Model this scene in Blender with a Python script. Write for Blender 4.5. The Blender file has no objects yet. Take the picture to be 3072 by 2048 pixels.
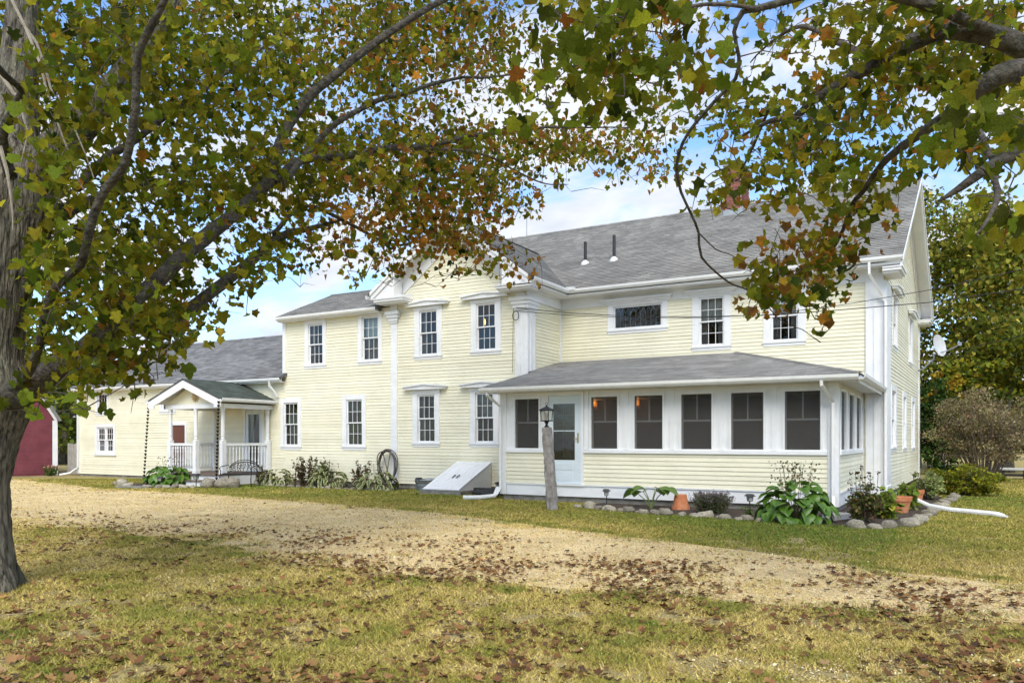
import bpy, math, random
import numpy as np
from mathutils import Vector, Matrix

# ------------------------------------------------------------------ camera, sky, sun, exposure
SC = bpy.context.scene
COL = SC.collection
FPX, TH, V0, CX, DD, HH = 2354.0, math.radians(29.9), 1318.0, 1.69, 21.5, 1.5   # calibrated on the 3072x2048 photograph
SN, CS = math.sin(TH), math.cos(TH)
cam_d = bpy.data.cameras.new('camera')
cam = bpy.data.objects.new('camera', cam_d); COL.objects.link(cam); SC.camera = cam
cam.location = (CX, -DD, HH)
cam.rotation_euler = (math.radians(90), 0, TH)
cam_d.sensor_width = 36; cam_d.lens = FPX / 3072 * 36
cam_d.shift_y = (V0 - 1024) / 3072
cam_d.clip_start = .05; cam_d.clip_end = 3000

SUN_EL, SUN_AZ = math.radians(46), math.radians(152)      # azimuth clockwise from +Y
sun_d = bpy.data.lights.new('sun', 'SUN'); sun = bpy.data.objects.new('sun', sun_d); COL.objects.link(sun)
sun_d.energy = 1.5; sun_d.angle = math.radians(38); sun_d.color = (1, .94, .83)
sdir = Vector((math.sin(SUN_AZ) * math.cos(SUN_EL), math.cos(SUN_AZ) * math.cos(SUN_EL), math.sin(SUN_EL)))
sun.rotation_euler = sdir.to_track_quat('Z', 'Y').to_euler()

world = bpy.data.worlds.new('World'); SC.world = world; world.use_nodes = True
def build_world():
    nt = world.node_tree; N = nt.nodes; L = nt.links
    N.clear()
    out = N.new('ShaderNodeOutputWorld'); bg = N.new('ShaderNodeBackground'); bg.inputs[1].default_value = .15
    sky = N.new('ShaderNodeTexSky'); sky.sky_type = 'NISHITA'; sky.sun_disc = False
    sky.sun_elevation = SUN_EL; sky.sun_rotation = SUN_AZ; sky.air_density = 1.0; sky.dust_density = .7; sky.ozone_density = 1.4
    tc = N.new('ShaderNodeTexCoord'); sep = N.new('ShaderNodeSeparateXYZ'); L.new(tc.outputs['Generated'], sep.inputs[0])
    mx = N.new('ShaderNodeMath'); mx.operation = 'MAXIMUM'; mx.inputs[1].default_value = 0.0; L.new(sep.outputs[2], mx.inputs[0])
    ad = N.new('ShaderNodeMath'); ad.operation = 'ADD'; ad.inputs[1].default_value = .28; L.new(mx.outputs[0], ad.inputs[0])
    dv = N.new('ShaderNodeVectorMath'); dv.operation = 'DIVIDE'; L.new(tc.outputs['Generated'], dv.inputs[0])
    cb = N.new('ShaderNodeCombineXYZ')
    for i in range(3): L.new(ad.outputs[0], cb.inputs[i])
    L.new(cb.outputs[0], dv.inputs[1])
    mp = N.new('ShaderNodeMapping'); mp.inputs['Scale'].default_value = (1.5, 2.3, 1.2); mp.inputs['Rotation'].default_value = (0, 0, .55); mp.inputs['Location'].default_value = (3.1, .4, 0)
    L.new(dv.outputs[0], mp.inputs['Vector'])
    n1 = N.new('ShaderNodeTexNoise'); n1.inputs['Scale'].default_value = 1.7; n1.inputs['Detail'].default_value = 9; n1.inputs['Roughness'].default_value = .56; n1.inputs['Distortion'].default_value = .35
    L.new(mp.outputs[0], n1.inputs['Vector'])
    rp = N.new('ShaderNodeValToRGB'); rp.color_ramp.elements[0].position = .40; rp.color_ramp.elements[1].position = .60; rp.color_ramp.interpolation = 'EASE'
    L.new(n1.outputs['Fac'], rp.inputs[0])
    mix = N.new('ShaderNodeMix'); mix.data_type = 'RGBA'
    tint = N.new('ShaderNodeMix'); tint.data_type = 'RGBA'; tint.blend_type = 'MULTIPLY'; tint.inputs[0].default_value = 1.0
    L.new(sky.outputs[0], tint.inputs[6]); tint.inputs[7].default_value = (.62, .76, .90, 1)
    n2 = N.new('ShaderNodeTexNoise'); n2.inputs['Scale'].default_value = 4.0; n2.inputs['Detail'].default_value = 6; L.new(mp.outputs[0], n2.inputs['Vector'])
    cr = N.new('ShaderNodeValToRGB'); cr.color_ramp.elements[0].position = .3; cr.color_ramp.elements[0].color = (2.3, 2.5, 2.85, 1); cr.color_ramp.elements[1].position = .7; cr.color_ramp.elements[1].color = (3.15, 3.22, 3.3, 1)
    L.new(n2.outputs['Fac'], cr.inputs[0])
    L.new(rp.outputs[0], mix.inputs[0]); L.new(tint.outputs[2], mix.inputs[6]); L.new(cr.outputs[0], mix.inputs[7])
    L.new(mix.outputs[2], bg.inputs[0]); L.new(bg.outputs[0], out.inputs[0])
build_world()
vs = SC.view_settings
vs.view_transform = 'Standard'; vs.look = 'None'; vs.gamma = 1; vs.exposure = 1.16; vs.use_curve_mapping = False
SC.cycles.max_bounces = 6; SC.cycles.diffuse_bounces = 3; SC.cycles.glossy_bounces = 3; SC.cycles.transparent_max_bounces = 8; SC.cycles.transmission_bounces = 4
SC.cycles.caustics_reflective = False; SC.cycles.caustics_refractive = False
SC.cycles.use_adaptive_sampling = True; SC.cycles.adaptive_threshold = .03
try:
    SC.cycles.use_denoising = True
except Exception: pass

# ------------------------------------------------------------------ helpers
RNG = np.random.default_rng(7); random.seed(7)
def at(u, v, d):                      # a pixel of the photograph at d metres from the camera plane
    t = (u - 1536) / FPX; w = (V0 - v) / FPX
    return np.array((CX + d * (-SN + t * CS), -DD + d * (CS + t * SN), HH + d * w))
def proj(P):
    P = np.asarray(P, float); a = P[..., 0] - CX; b = P[..., 1] + DD
    z = -SN * a + CS * b
    zz = np.where(np.abs(z) < 1e-6, 1e-6, z)
    return 1536 + FPX * (CS * a + SN * b) / zz, V0 - FPX * (P[..., 2] - HH) / zz, z
def vnoise(x, y, sc, seed=0):
    x = np.asarray(x, float) / sc + seed * 17.3; y = np.asarray(y, float) / sc + seed * 9.1
    xi = np.floor(x).astype(int); yi = np.floor(y).astype(int); fx = x - xi; fy = y - yi
    def hsh(a, b):
        q = (a * 374761393 + b * 668265263 + seed * 974634777) & 0xffffffff
        q = ((q ^ (q >> 13)) * 1274126177) & 0xffffffff
        return ((q ^ (q >> 16)) & 0xffff) / 65535.0
    sx = fx * fx * (3 - 2 * fx); sy = fy * fy * (3 - 2 * fy)
    return (hsh(xi, yi) * (1 - sx) + hsh(xi + 1, yi) * sx) * (1 - sy) + (hsh(xi, yi + 1) * (1 - sx) + hsh(xi + 1, yi + 1) * sx) * sy
def fbm(x, y, sc, seed=0, o=4):
    r = 0; a = 1; s = 0
    for k in range(o):
        r = r + a * vnoise(x, y, sc / 2 ** k, seed + k); s += a; a *= .55
    return r / s

def tag(o, label=None, cat=None, group=None, kind=None):
    if label: o['label'] = label
    if cat: o['category'] = cat
    if group: o['group'] = group
    if kind: o['kind'] = kind
    return o
def empty(name, loc=(0, 0, 0), rz=0, label=None, cat=None, group=None):
    o = bpy.data.objects.new(name, None); COL.objects.link(o); o.location = loc; o.rotation_euler = (0, 0, rz); o.empty_display_size = .2
    return tag(o, label, cat, group)
def link(name, me, parent=None, loc=None, rot=None, scale=None):
    o = bpy.data.objects.new(name, me); COL.objects.link(o)
    if parent: o.parent = parent
    if loc is not None: o.location = loc
    if rot is not None: o.rotation_euler = rot
    if scale is not None: o.scale = scale
    return o
def np_mesh(name, V, F, mat, smooth=False, col=None, fmat=None):
    """V (n,3), F (m,k) all faces of k corners; col (n,3) vertex colours"""
    me = bpy.data.meshes.new(name); V = np.ascontiguousarray(V, np.float32); F = np.ascontiguousarray(F, np.int32)
    m, k = F.shape
    me.vertices.add(len(V)); me.vertices.foreach_set('co', V.ravel())
    me.loops.add(m * k); me.loops.foreach_set('vertex_index', F.ravel())
    me.polygons.add(m); me.polygons.foreach_set('loop_start', np.arange(0, m * k, k, dtype=np.int32))
    if smooth: me.polygons.foreach_set('use_smooth', np.ones(m, bool))
    for mm in (mat if isinstance(mat, (list, tuple)) else [mat]): me.materials.append(mm)
    if fmat is not None: me.polygons.foreach_set('material_index', np.asarray(fmat, np.int32))
    if col is not None:
        at_ = me.attributes.new('tone', 'FLOAT_COLOR', 'POINT')
        c4 = np.ones((len(V), 4), np.float32); c4[:, :3] = col; at_.data.foreach_set('color', c4.ravel())
    me.update(calc_edges=True)
    return me

class Fr:                              # wall frame: s along the wall, d outward, z up
    def __init__(s, o, sd, nd): s.o = np.array(o, float); s.s = np.array(sd, float); s.n = np.array(nd, float)
    def w(s, p): return s.o + s.s * p[0] + s.n * p[1] + np.array((0, 0, p[2]))
def FY(y): return Fr((0, y, 0), (1, 0, 0), (0, -1, 0))
class MB:
    def __init__(s, fr=None): s.v = []; s.f = []; s.m = []; s.fr = fr; s.mi = 0
    def _add(s, vs, fs):
        b = len(s.v)
        if s.fr: vs = [s.fr.w(p) for p in vs]
        s.v += [tuple(p) for p in vs]; s.f += [tuple(i + b for i in f) for f in fs]; s.m += [s.mi] * len(fs)
        return s
    def box(s, x0, x1, y0, y1, z0, z1):
        x0, x1 = sorted((x0, x1)); y0, y1 = sorted((y0, y1)); z0, z1 = sorted((z0, z1))
        vs = [(x, y, z) for z in (z0, z1) for y in (y0, y1) for x in (x0, x1)]
        return s._add(vs, [(0, 2, 3, 1), (4, 5, 7, 6), (0, 1, 5, 4), (2, 6, 7, 3), (0, 4, 6, 2), (1, 3, 7, 5)])
    def prism(s, poly, axis, a, b):    # polygon in the two other axes, extruded along axis from a to b
        n = len(poly)
        def P(q, t):
            if axis == 0: return (t, q[0], q[1])
            if axis == 1: return (q[0], t, q[1])
            return (q[0], q[1], t)
        vs = [P(q, a) for q in poly] + [P(q, b) for q in poly]
        fs = [tuple(range(n - 1, -1, -1)), tuple(range(n, 2 * n))] + [(i, (i + 1) % n, (i + 1) % n + n, i + n) for i in range(n)]
        return s._add(vs, fs)
    def hexa(s, b4, t4):
        return s._add(list(b4) + list(t4), [(3, 2, 1, 0), (4, 5, 6, 7), (0, 1, 5, 4), (1, 2, 6, 5), (2, 3, 7, 6), (3, 0, 4, 7)])
    def poly(s, pts): return s._add(list(pts), [tuple(range(len(pts)))])
    def tube(s, pts, r, n=8, caps=True, flat=None):
        pts = [np.array(p, float) for p in pts]; m = len(pts)
        rs = [r] * m if np.isscalar(r) else list(r)
        vs = []; up = None
        for i in range(m):
            t = pts[min(i + 1, m - 1)] - pts[max(i - 1, 0)]; t = t / (np.linalg.norm(t) + 1e-9)
            if up is None:
                up = np.array((0, 0, 1.)) if abs(t[2]) < .9 else np.array((0, 1., 0))
            a = np.cross(t, up); a /= np.linalg.norm(a) + 1e-9; b = np.cross(a, t); up = b
            for k in range(n):
                ang = 2 * math.pi * (k + .5) / n
                vs.append(pts[i] + a * (math.cos(ang) * rs[i]) + b * (math.sin(ang) * rs[i] * (flat or 1)))
        fs = [(i * n + k, i * n + (k + 1) % n, (i + 1) * n + (k + 1) % n, (i + 1) * n + k) for i in range(m - 1) for k in range(n)]
        if caps: fs += [tuple(range(n - 1, -1, -1)), tuple((m - 1) * n + k for k in range(n))]
        return s._add(vs, fs)
    def lathe(s, prof, c=(0, 0, 0), n=16):
        vs = [(c[0] + r * math.cos(2 * math.pi * k / n), c[1] + r * math.sin(2 * math.pi * k / n), c[2] + z) for r, z in prof for k in range(n)]
        m = len(prof)
        fs = [(i * n + k, i * n + (k + 1) % n, (i + 1) * n + (k + 1) % n, (i + 1) * n + k) for i in range(m - 1) for k in range(n)]
        fs += [tuple(range(n - 1, -1, -1)), tuple((m - 1) * n + k for k in range(n))]
        return s._add(vs, fs)
    def mesh(s, name, mat, smooth=False):
        me = bpy.data.meshes.new(name); me.from_pydata(s.v, [], s.f)
        for mm in (mat if isinstance(mat, (list, tuple)) else [mat]): me.materials.append(mm)
        if any(s.m): me.polygons.foreach_set('material_index', s.m)
        if smooth: me.polygons.foreach_set('use_smooth', [True] * len(s.f))
        me.update(); return me
    def build(s, name, mat, parent=None, smooth=False, loc=None, rot=None):
        return link(name, s.mesh(name, mat, smooth), parent, loc, rot)

def boxes(name, mt, parent, bl, fr=None):
    return [MB(fr).box(*b).build(name, mt, parent) for b in bl]

# ------------------------------------------------------------------ materials
MATS = {}
def mat(name, c1, c2=None, scale=4.0, rough=.6, bump=0.0, bscale=None, detail=6, spec=.5, metal=0.0, stretch=(1, 1, 1), tone=False, island=0.0, ramp=(.35, .65), trans=0.0, emit=None, c3=None, coord='Object', dirt=None, bdist=.02, veins=0):
    if name in MATS: return MATS[name]
    m = bpy.data.materials.new(name); m.use_nodes = True; MATS[name] = m
    nt = m.node_tree; N = nt.nodes; L = nt.links; bs = N['Principled BSDF']; out = N['Material Output']
    bs.inputs['Roughness'].default_value = rough; bs.inputs['Metallic'].default_value = metal; bs.inputs['Specular IOR Level'].default_value = spec
    tc = N.new('ShaderNodeTexCoord'); mp = N.new('ShaderNodeMapping'); mp.inputs['Scale'].default_value = stretch
    L.new(tc.outputs[coord], mp.inputs['Vector'])
    src = None
    if tone:
        a = N.new('ShaderNodeAttribute'); a.attribute_name = 'tone'; src = a.outputs['Color']
    elif c2 is not None:
        n = N.new('ShaderNodeTexNoise'); n.inputs['Scale'].default_value = scale; n.inputs['Detail'].default_value = detail; n.inputs['Roughness'].default_value = .62
        L.new(mp.outputs[0], n.inputs['Vector'])
        r = N.new('ShaderNodeValToRGB'); r.color_ramp.elements[0].position = ramp[0]; r.color_ramp.elements[1].position = ramp[1]
        r.color_ramp.elements[0].color = (*c1, 1); r.color_ramp.elements[1].color = (*c2, 1)
        if c3 is not None:
            e = r.color_ramp.elements.new(.5 * (ramp[0] + ramp[1])); e.color = (*c3, 1)
        L.new(n.outputs['Fac'], r.inputs[0]); src = r.outputs[0]
    else:
        rgb = N.new('ShaderNodeRGB'); rgb.outputs[0].default_value = (*c1, 1); src = rgb.outputs[0]
    if island:
        g = N.new('ShaderNodeNewGeometry'); oi = N.new('ShaderNodeObjectInfo'); ad = N.new('ShaderNodeMath'); ad.operation = 'ADD'
        L.new(g.outputs['Random Per Island'], ad.inputs[0]); L.new(oi.outputs['Random'], ad.inputs[1])
        fr = N.new('ShaderNodeMath'); fr.operation = 'FRACT'; L.new(ad.outputs[0], fr.inputs[0])
        mr = N.new('ShaderNodeMapRange'); mr.inputs['To Min'].default_value = 1 - island; mr.inputs['To Max'].default_value = 1 + island; L.new(fr.outputs[0], mr.inputs[0])
        mu = N.new('ShaderNodeVectorMath'); mu.operation = 'SCALE'; L.new(src, mu.inputs[0]); L.new(mr.outputs[0], mu.inputs['Scale']); src = mu.outputs[0]
    if dirt is not None:               # weather stains: (colour, scale, amount)
        n = N.new('ShaderNodeTexNoise'); n.inputs['Scale'].default_value = dirt[1]; n.inputs['Detail'].default_value = 8; n.inputs['Roughness'].default_value = .7
        L.new(tc.outputs[coord], n.inputs['Vector'])
        r = N.new('ShaderNodeMapRange'); r.inputs[1].default_value = .48; r.inputs[2].default_value = .78; r.inputs[3].default_value = 0; r.inputs[4].default_value = dirt[2]
        L.new(n.outputs['Fac'], r.inputs[0])
        mx = N.new('ShaderNodeMix'); mx.data_type = 'RGBA'; L.new(r.outputs[0], mx.inputs[0]); L.new(src, mx.inputs[6]); mx.inputs[7].default_value = (*dirt[0], 1); src = mx.outputs[2]
    if veins:
        n = N.new('ShaderNodeTexNoise'); n.inputs['Scale'].default_value = veins; n.inputs['Detail'].default_value = 3; L.new(tc.outputs[coord], n.inputs['Vector'])
        mr = N.new('ShaderNodeMapRange'); mr.inputs[1].default_value = .3; mr.inputs[2].default_value = .7; mr.inputs[3].default_value = .62; mr.inputs[4].default_value = 1.32; L.new(n.outputs['Fac'], mr.inputs[0])
        mu = N.new('ShaderNodeVectorMath'); mu.operation = 'SCALE'; L.new(src, mu.inputs[0]); L.new(mr.outputs[0], mu.inputs['Scale']); src = mu.outputs[0]
    L.new(src, bs.inputs['Base Color'])
    if bump:
        n = N.new('ShaderNodeTexNoise'); n.inputs['Scale'].default_value = bscale or scale * 4; n.inputs['Detail'].default_value = 8
        L.new(mp.outputs[0], n.inputs['Vector'])
        b = N.new('ShaderNodeBump'); b.inputs['Strength'].default_value = bump; b.inputs['Distance'].default_value = bdist
        L.new(n.outputs['Fac'], b.inputs['Height']); L.new(b.outputs[0], bs.inputs['Normal'])
    if trans:
        tr = N.new('ShaderNodeBsdfTranslucent'); mxs = N.new('ShaderNodeMixShader'); mxs.inputs[0].default_value = trans
        L.new(src, tr.inputs[0]); L.new(bs.outputs[0], mxs.inputs[1]); L.new(tr.outputs[0], mxs.inputs[2]); L.new(mxs.outputs[0], out.inputs[0])
    if emit is not None:
        bs.inputs['Emission Color'].default_value = (*emit[:3], 1); bs.inputs['Emission Strength'].default_value = emit[3]
    return m
def glass_mat(name, tint=(1, 1, 1), refl=1.0):
    m = bpy.data.materials.new(name); m.use_nodes = True; nt = m.node_tree; N = nt.nodes; L = nt.links; N.remove(N['Principled BSDF'])
    out = N['Material Output']; t = N.new('ShaderNodeBsdfTransparent'); t.inputs[0].default_value = (*tint, 1)
    g = N.new('ShaderNodeBsdfGlossy'); g.inputs['Roughness'].default_value = .015
    f = N.new('ShaderNodeFresnel'); f.inputs[0].default_value = 1.5
    mu = N.new('ShaderNodeMath'); mu.operation = 'MULTIPLY'; mu.inputs[1].default_value = refl; mu.use_clamp = True; L.new(f.outputs[0], mu.inputs[0])
    nz = N.new('ShaderNodeTexNoise'); nz.inputs['Scale'].default_value = 2.2; tc = N.new('ShaderNodeTexCoord'); L.new(tc.outputs['Object'], nz.inputs['Vector'])
    bp = N.new('ShaderNodeBump'); bp.inputs['Strength'].default_value = .08; bp.inputs['Distance'].default_value = .05; L.new(nz.outputs['Fac'], bp.inputs['Height']); L.new(bp.outputs[0], g.inputs['Normal'])
    mx = N.new('ShaderNodeMixShader'); L.new(mu.outputs[0], mx.inputs[0]); L.new(t.outputs[0], mx.inputs[1]); L.new(g.outputs[0], mx.inputs[2]); L.new(mx.outputs[0], out.inputs[0])
    return m
def screen_mat():
    m = bpy.data.materials.new('insect_screen'); m.use_nodes = True; nt = m.node_tree; N = nt.nodes; L = nt.links
    bs = N['Principled BSDF']; bs.inputs['Base Color'].default_value = (.085, .080, .074, 1); bs.inputs['Roughness'].default_value = .7
    out = N['Material Output']; t = N.new('ShaderNodeBsdfTransparent'); mx = N.new('ShaderNodeMixShader'); mx.inputs[0].default_value = .42
    L.new(t.outputs[0], mx.inputs[1]); L.new(bs.outputs[0], mx.inputs[2]); L.new(mx.outputs[0], out.inputs[0]); return m

YEL = mat('yellow_clapboard_paint', (.77, .73, .545), (.83, .79, .61), scale=.7, rough=.55, bump=.06, bscale=26, stretch=(1, 1, 3), island=.05, dirt=((.46, .43, .32), 1.7, .3))
WHT = mat('white_trim_paint', (.76, .77, .78), (.83, .83, .83), scale=1.3, rough=.5, bump=.05, bscale=20, dirt=((.45, .43, .38), 2.3, .22))
WALLB = mat('wall_sheathing', (.55, .5, .33), rough=.8)
SHG = mat('grey_shingle', (.205, .197, .182), (.30, .29, .266), scale=1.1, rough=.9, bump=.35, bscale=90, island=.2, dirt=((.10, .105, .10), .5, .4))
SHG2 = mat('dark_grey_shingle', (.15, .15, .152), (.24, .238, .235), scale=1.0, rough=.9, bump=.35, bscale=90, island=.28)
SHG3 = mat('green_shingle', (.05, .07, .056), (.09, .112, .092), scale=3, rough=.9, bump=.35, bscale=90, island=.35)
SHEDGE = mat('shingle_edge_asphalt_shadow', (.085, .084, .082), rough=.95)  # dark asphalt butt edges; their colour also paints the shadow line under each course
ROOFB = mat('roof_felt', (.10, .10, .10), rough=.95)
BRICK = mat('red_brick', (.17, .05, .036), (.26, .09, .065), scale=7, rough=.85, bump=.3, bscale=40, island=.35)
MORT = mat('mortar', (.42, .38, .34), (.52, .48, .44), scale=20, rough=.9)
LEAD = mat('lead_flashing', (.28, .31, .33), (.38, .41, .43), scale=5, rough=.5, metal=.2)
GLASS = glass_mat('window_glass', (.92, .95, .94), 1.7)
GLASSB = glass_mat('old_blue_glass', (.75, .84, .86), 1.8)
SCREEN = screen_mat()
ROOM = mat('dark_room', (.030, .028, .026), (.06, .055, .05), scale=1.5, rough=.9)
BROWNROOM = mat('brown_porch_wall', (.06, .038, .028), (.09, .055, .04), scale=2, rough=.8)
CURT = mat('sheer_curtain', (.20, .21, .21), (.34, .34, .34), scale=3, rough=.9, trans=.3)
CURTY = mat('olive_curtain', (.12, .13, .05), (.19, .19, .08), scale=3, rough=.9, trans=.3)
SHADE = mat('pale_blue_roller_shade', (.42, .58, .62), (.50, .64, .67), scale=2, rough=.8)
GREYSH = mat('pale_grey_shade', (.40, .42, .40), (.5, .51, .48), scale=2, rough=.8)
CONC = mat('old_concrete', (.16, .15, .13), (.30, .285, .25), scale=5, rough=.95, bump=.4, bscale=30, dirt=((.07, .075, .05), 3, .6))
DECK = mat('deck_boards', (.12, .085, .065), (.19, .14, .11), scale=6, rough=.7, stretch=(1, 8, 1))
DOORB = mat('pale_blue_white_door', (.62, .70, .74), (.68, .75, .78), scale=2, rough=.4)
BRWN = mat('brown_door_paint', (.10, .035, .022), (.15, .055, .035), scale=4, rough=.55, bump=.1, stretch=(6, 6, 1))
IRON = mat('black_iron', (.012, .012, .013), (.03, .03, .03), scale=12, rough=.45, metal=.5)
BLKPL = mat('black_plastic', (.015, .015, .016), (.03, .03, .03), scale=8, rough=.5)
BRASS = mat('brass', (.45, .30, .10), rough=.35, metal=.9)
RUBBER = mat('grey_rubber_hose', (.075, .06, .055), (.15, .13, .12), scale=9, rough=.55)
GALV = mat('galvanised_steel', (.20, .23, .26), (.34, .37, .40), scale=9, rough=.45, metal=.6)
TERRA = mat('terracotta', (.46, .15, .055), (.60, .23, .10), scale=5, rough=.85, bump=.1, bscale=40, dirt=((.6, .42, .30), 5, .35))
STONE = mat('field_stone', (.19, .165, .12), (.44, .39, .30), scale=4, rough=.9, bump=.6, bscale=14, island=.3, dirt=((.12, .14, .06), 5, .4))
GRAN = mat('rough_granite', (.13, .115, .105), (.40, .37, .34), scale=9, rough=.9, bump=.9, bscale=24, ramp=(.3, .7), stretch=(1, 1, .6))
SOIL = mat('garden_soil', (.030, .020, .013), (.085, .058, .040), scale=9, rough=1, bump=1.0, bscale=30)
REDS = mat('barn_red_siding', (.13, .022, .032), (.185, .038, .05), scale=2, rough=.75, island=.08)
FENCE = mat('weathered_fence', (.26, .235, .205), (.42, .39, .35), scale=5, rough=.9, stretch=(6, 6, 1), island=.15)
PLAS = mat('white_plastic', (.74, .74, .72), (.80, .80, .79), scale=3, rough=.4, dirt=((.4, .38, .32), 4, .25))
BARK = mat('maple_bark', (.030, .024, .017), (.25, .215, .16), scale=7, rough=.95, bump=1.0, bscale=9, bdist=.12, stretch=(3.6, 3.6, .5), ramp=(.36, .62), dirt=((.22, .24, .15), 2.6, .6))
LIMB = mat('limb_bark', (.020, .016, .012), (.105, .088, .066), scale=14, rough=.95, bump=1.0, bscale=22, bdist=.06, ramp=(.34, .68), dirt=((.14, .15, .10), 5, .5))
TWIG = mat('dark_twig_bark', (.035, .026, .020), (.11, .088, .07), scale=18, rough=.9, bump=.5, bscale=60)
STICK = mat('dry_stick', (.24, .20, .15), (.38, .33, .26), scale=18, rough=.9)
LEAF = mat('maple_leaf', (.1, .1, .02), tone=True, island=.13, rough=.6, spec=.12, trans=.62, veins=16)
FOL = mat('foliage', (.1, .1, .02), tone=True, island=.25, rough=.6, spec=.15, trans=.35)
DRYLEAF = mat('dry_leaf', (.1, .05, .02), tone=True, island=.3, rough=.75, spec=.2, trans=.12)
GRASS = mat('grass_blade', (.1, .1, .02), tone=True, island=.18, rough=.7, spec=.15, trans=.25)
LIT = mat('lamp_glow', (1, .5, .15), emit=(1, .50, .12, 2.2))
LAMPGL = glass_mat('lantern_glass', (.9, .88, .82), 1.0)
SUNB = mat('sunburst_gold', (.42, .26, .07), (.55, .36, .12), scale=8, rough=.5, metal=.3)
WIRE = mat('black_cable', (.015, .015, .016), rough=.6)

# ------------------------------------------------------------------ ground
def ground_mat(name, cols, scales, fine=60, bump=.6, bs=35, vor=None):
    m = bpy.data.materials.new(name); m.use_nodes = True; nt = m.node_tree; N = nt.nodes; L = nt.links; bs_ = N['Principled BSDF']
    bs_.inputs['Roughness'].default_value = .95; bs_.inputs['Specular IOR Level'].default_value = .15
    g = N.new('ShaderNodeNewGeometry'); src = None
    for i, (ca, cb) in enumerate(cols):
        n = N.new('ShaderNodeTexNoise'); n.inputs['Scale'].default_value = scales[i]; n.inputs['Detail'].default_value = 8; n.inputs['Roughness'].default_value = .65
        mp = N.new('ShaderNodeMapping'); mp.inputs['Location'].default_value = (i * 13.7, i * 5.1, 0); L.new(g.outputs['Position'], mp.inputs[0]); L.new(mp.outputs[0], n.inputs['Vector'])
        r = N.new('ShaderNodeValToRGB'); r.color_ramp.elements[0].position = .38; r.color_ramp.elements[1].position = .62
        r.color_ramp.elements[0].color = (*ca, 1); r.color_ramp.elements[1].color = (*cb, 1); L.new(n.outputs['Fac'], r.inputs[0])
        if src is None: src = r.outputs[0]
        else:
            mx = N.new('ShaderNodeMix'); mx.data_type = 'RGBA'; mx.inputs[0].default_value = .5; L.new(src, mx.inputs[6]); L.new(r.outputs[0], mx.inputs[7]); src = mx.outputs[2]
    hsrc = None
    if vor:
        v = N.new('ShaderNodeTexVoronoi'); v.inputs['Scale'].default_value = vor; L.new(g.outputs['Position'], v.inputs['Vector'])
        hv = N.new('ShaderNodeMix'); hv.data_type = 'RGBA'; hv.blend_type = 'OVERLAY'; hv.inputs[0].default_value = .45
        bw = N.new('ShaderNodeRGBToBW'); L.new(v.outputs['Color'], bw.inputs[0]); L.new(src, hv.inputs[6]); L.new(bw.outputs[0], hv.inputs[7]); src = hv.outputs[2]
        hsrc = v.outputs['Distance']
    n = N.new('ShaderNodeTexNoise'); n.inputs['Scale'].default_value = fine; n.inputs['Detail'].default_value = 6; L.new(g.outputs['Position'], n.inputs['Vector'])
    mr = N.new('ShaderNodeMapRange'); mr.inputs[1].default_value = .3; mr.inputs[2].default_value = .7; mr.inputs[3].default_value = .7; mr.inputs[4].default_value = 1.3; L.new(n.outputs['Fac'], mr.inputs[0])
    sc = N.new('ShaderNodeVectorMath'); sc.operation = 'SCALE'; L.new(src, sc.inputs[0]); L.new(mr.outputs[0], sc.inputs['Scale'])
    L.new(sc.outputs[0], bs_.inputs['Base Color'])
    b = N.new('ShaderNodeBump'); b.inputs['Strength'].default_value = bump; b.inputs['Distance'].default_value = .02
    L.new(hsrc or n.outputs['Fac'], b.inputs['Height']); L.new(b.outputs[0], bs_.inputs['Normal'])
    return m
LAWN = ground_mat('lawn_turf', [((.24, .21, .065), (.44, .35, .16)), ((.20, .15, .075), (.38, .30, .14))], [.35, 1.7], fine=45)
GRAVEL = ground_mat('pale_gravel', [((.64, .475, .225), (.80, .62, .33)), ((.42, .295, .14), (.80, .62, .33))], [.45, 1.6], fine=70, vor=55, bump=.5)
FIELD = ground_mat('dry_field', [((.36, .28, .10), (.46, .37, .15))], [.1], fine=3)
STRUCT = lambda o: tag(o, kind='structure')
STRUCT(MB().poly([(-400, -160, 0), (400, -160, 0), (400, 700, 0), (-400, 700, 0)]).build('lawn', LAWN))
STRUCT(MB().poly([(-3, 24, .02), (90, 20, .02), (200, 260, .02), (-60, 260, .02)]).build('field', FIELD))
_fx = [-60, -33, -27, -21.2, -15.5, -11.1, -8, -5.6, -2.0, .33, 2.2, 6, 14]; _fy = [-5.0, -4.6, -5.6, -6.9, -7.2, -7.75, -8.3, -9.1, -10.5, -11.3, -12.1, -13.2, -15]
_nx = [-60, -20, -10.7, -7.5, -5.6, -3.3, -1.6, .25, 2.1, 6, 14]; _ny = [-15.5, -14.2, -13.6, -14.0, -14.4, -14.7, -14.3, -14.0, -13.9, -14.8, -17]
def yfar(x): return np.interp(x, _fx, _fy) + .5 * (fbm(x, np.zeros_like(x), 1.1, 3) - .5)
def ynear(x): return np.interp(x, _nx, _ny) + .9 * (fbm(x, np.zeros_like(x), 1.3, 5) - .5)
def build_drive():
    x = np.arange(-60, 14, .12); a = ynear(x); b = yfar(x); n = len(x)
    V = np.zeros((2 * n, 3)); V[:n, 0] = x; V[:n, 1] = a; V[n:, 0] = x; V[n:, 1] = b; V[:, 2] = .006
    i = np.arange(n - 1); F = np.stack([i, i + 1, i + n + 1, i + n], 1)
    STRUCT(link('driveway', np_mesh('driveway', V, F, GRAVEL)))
build_drive()
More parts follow.
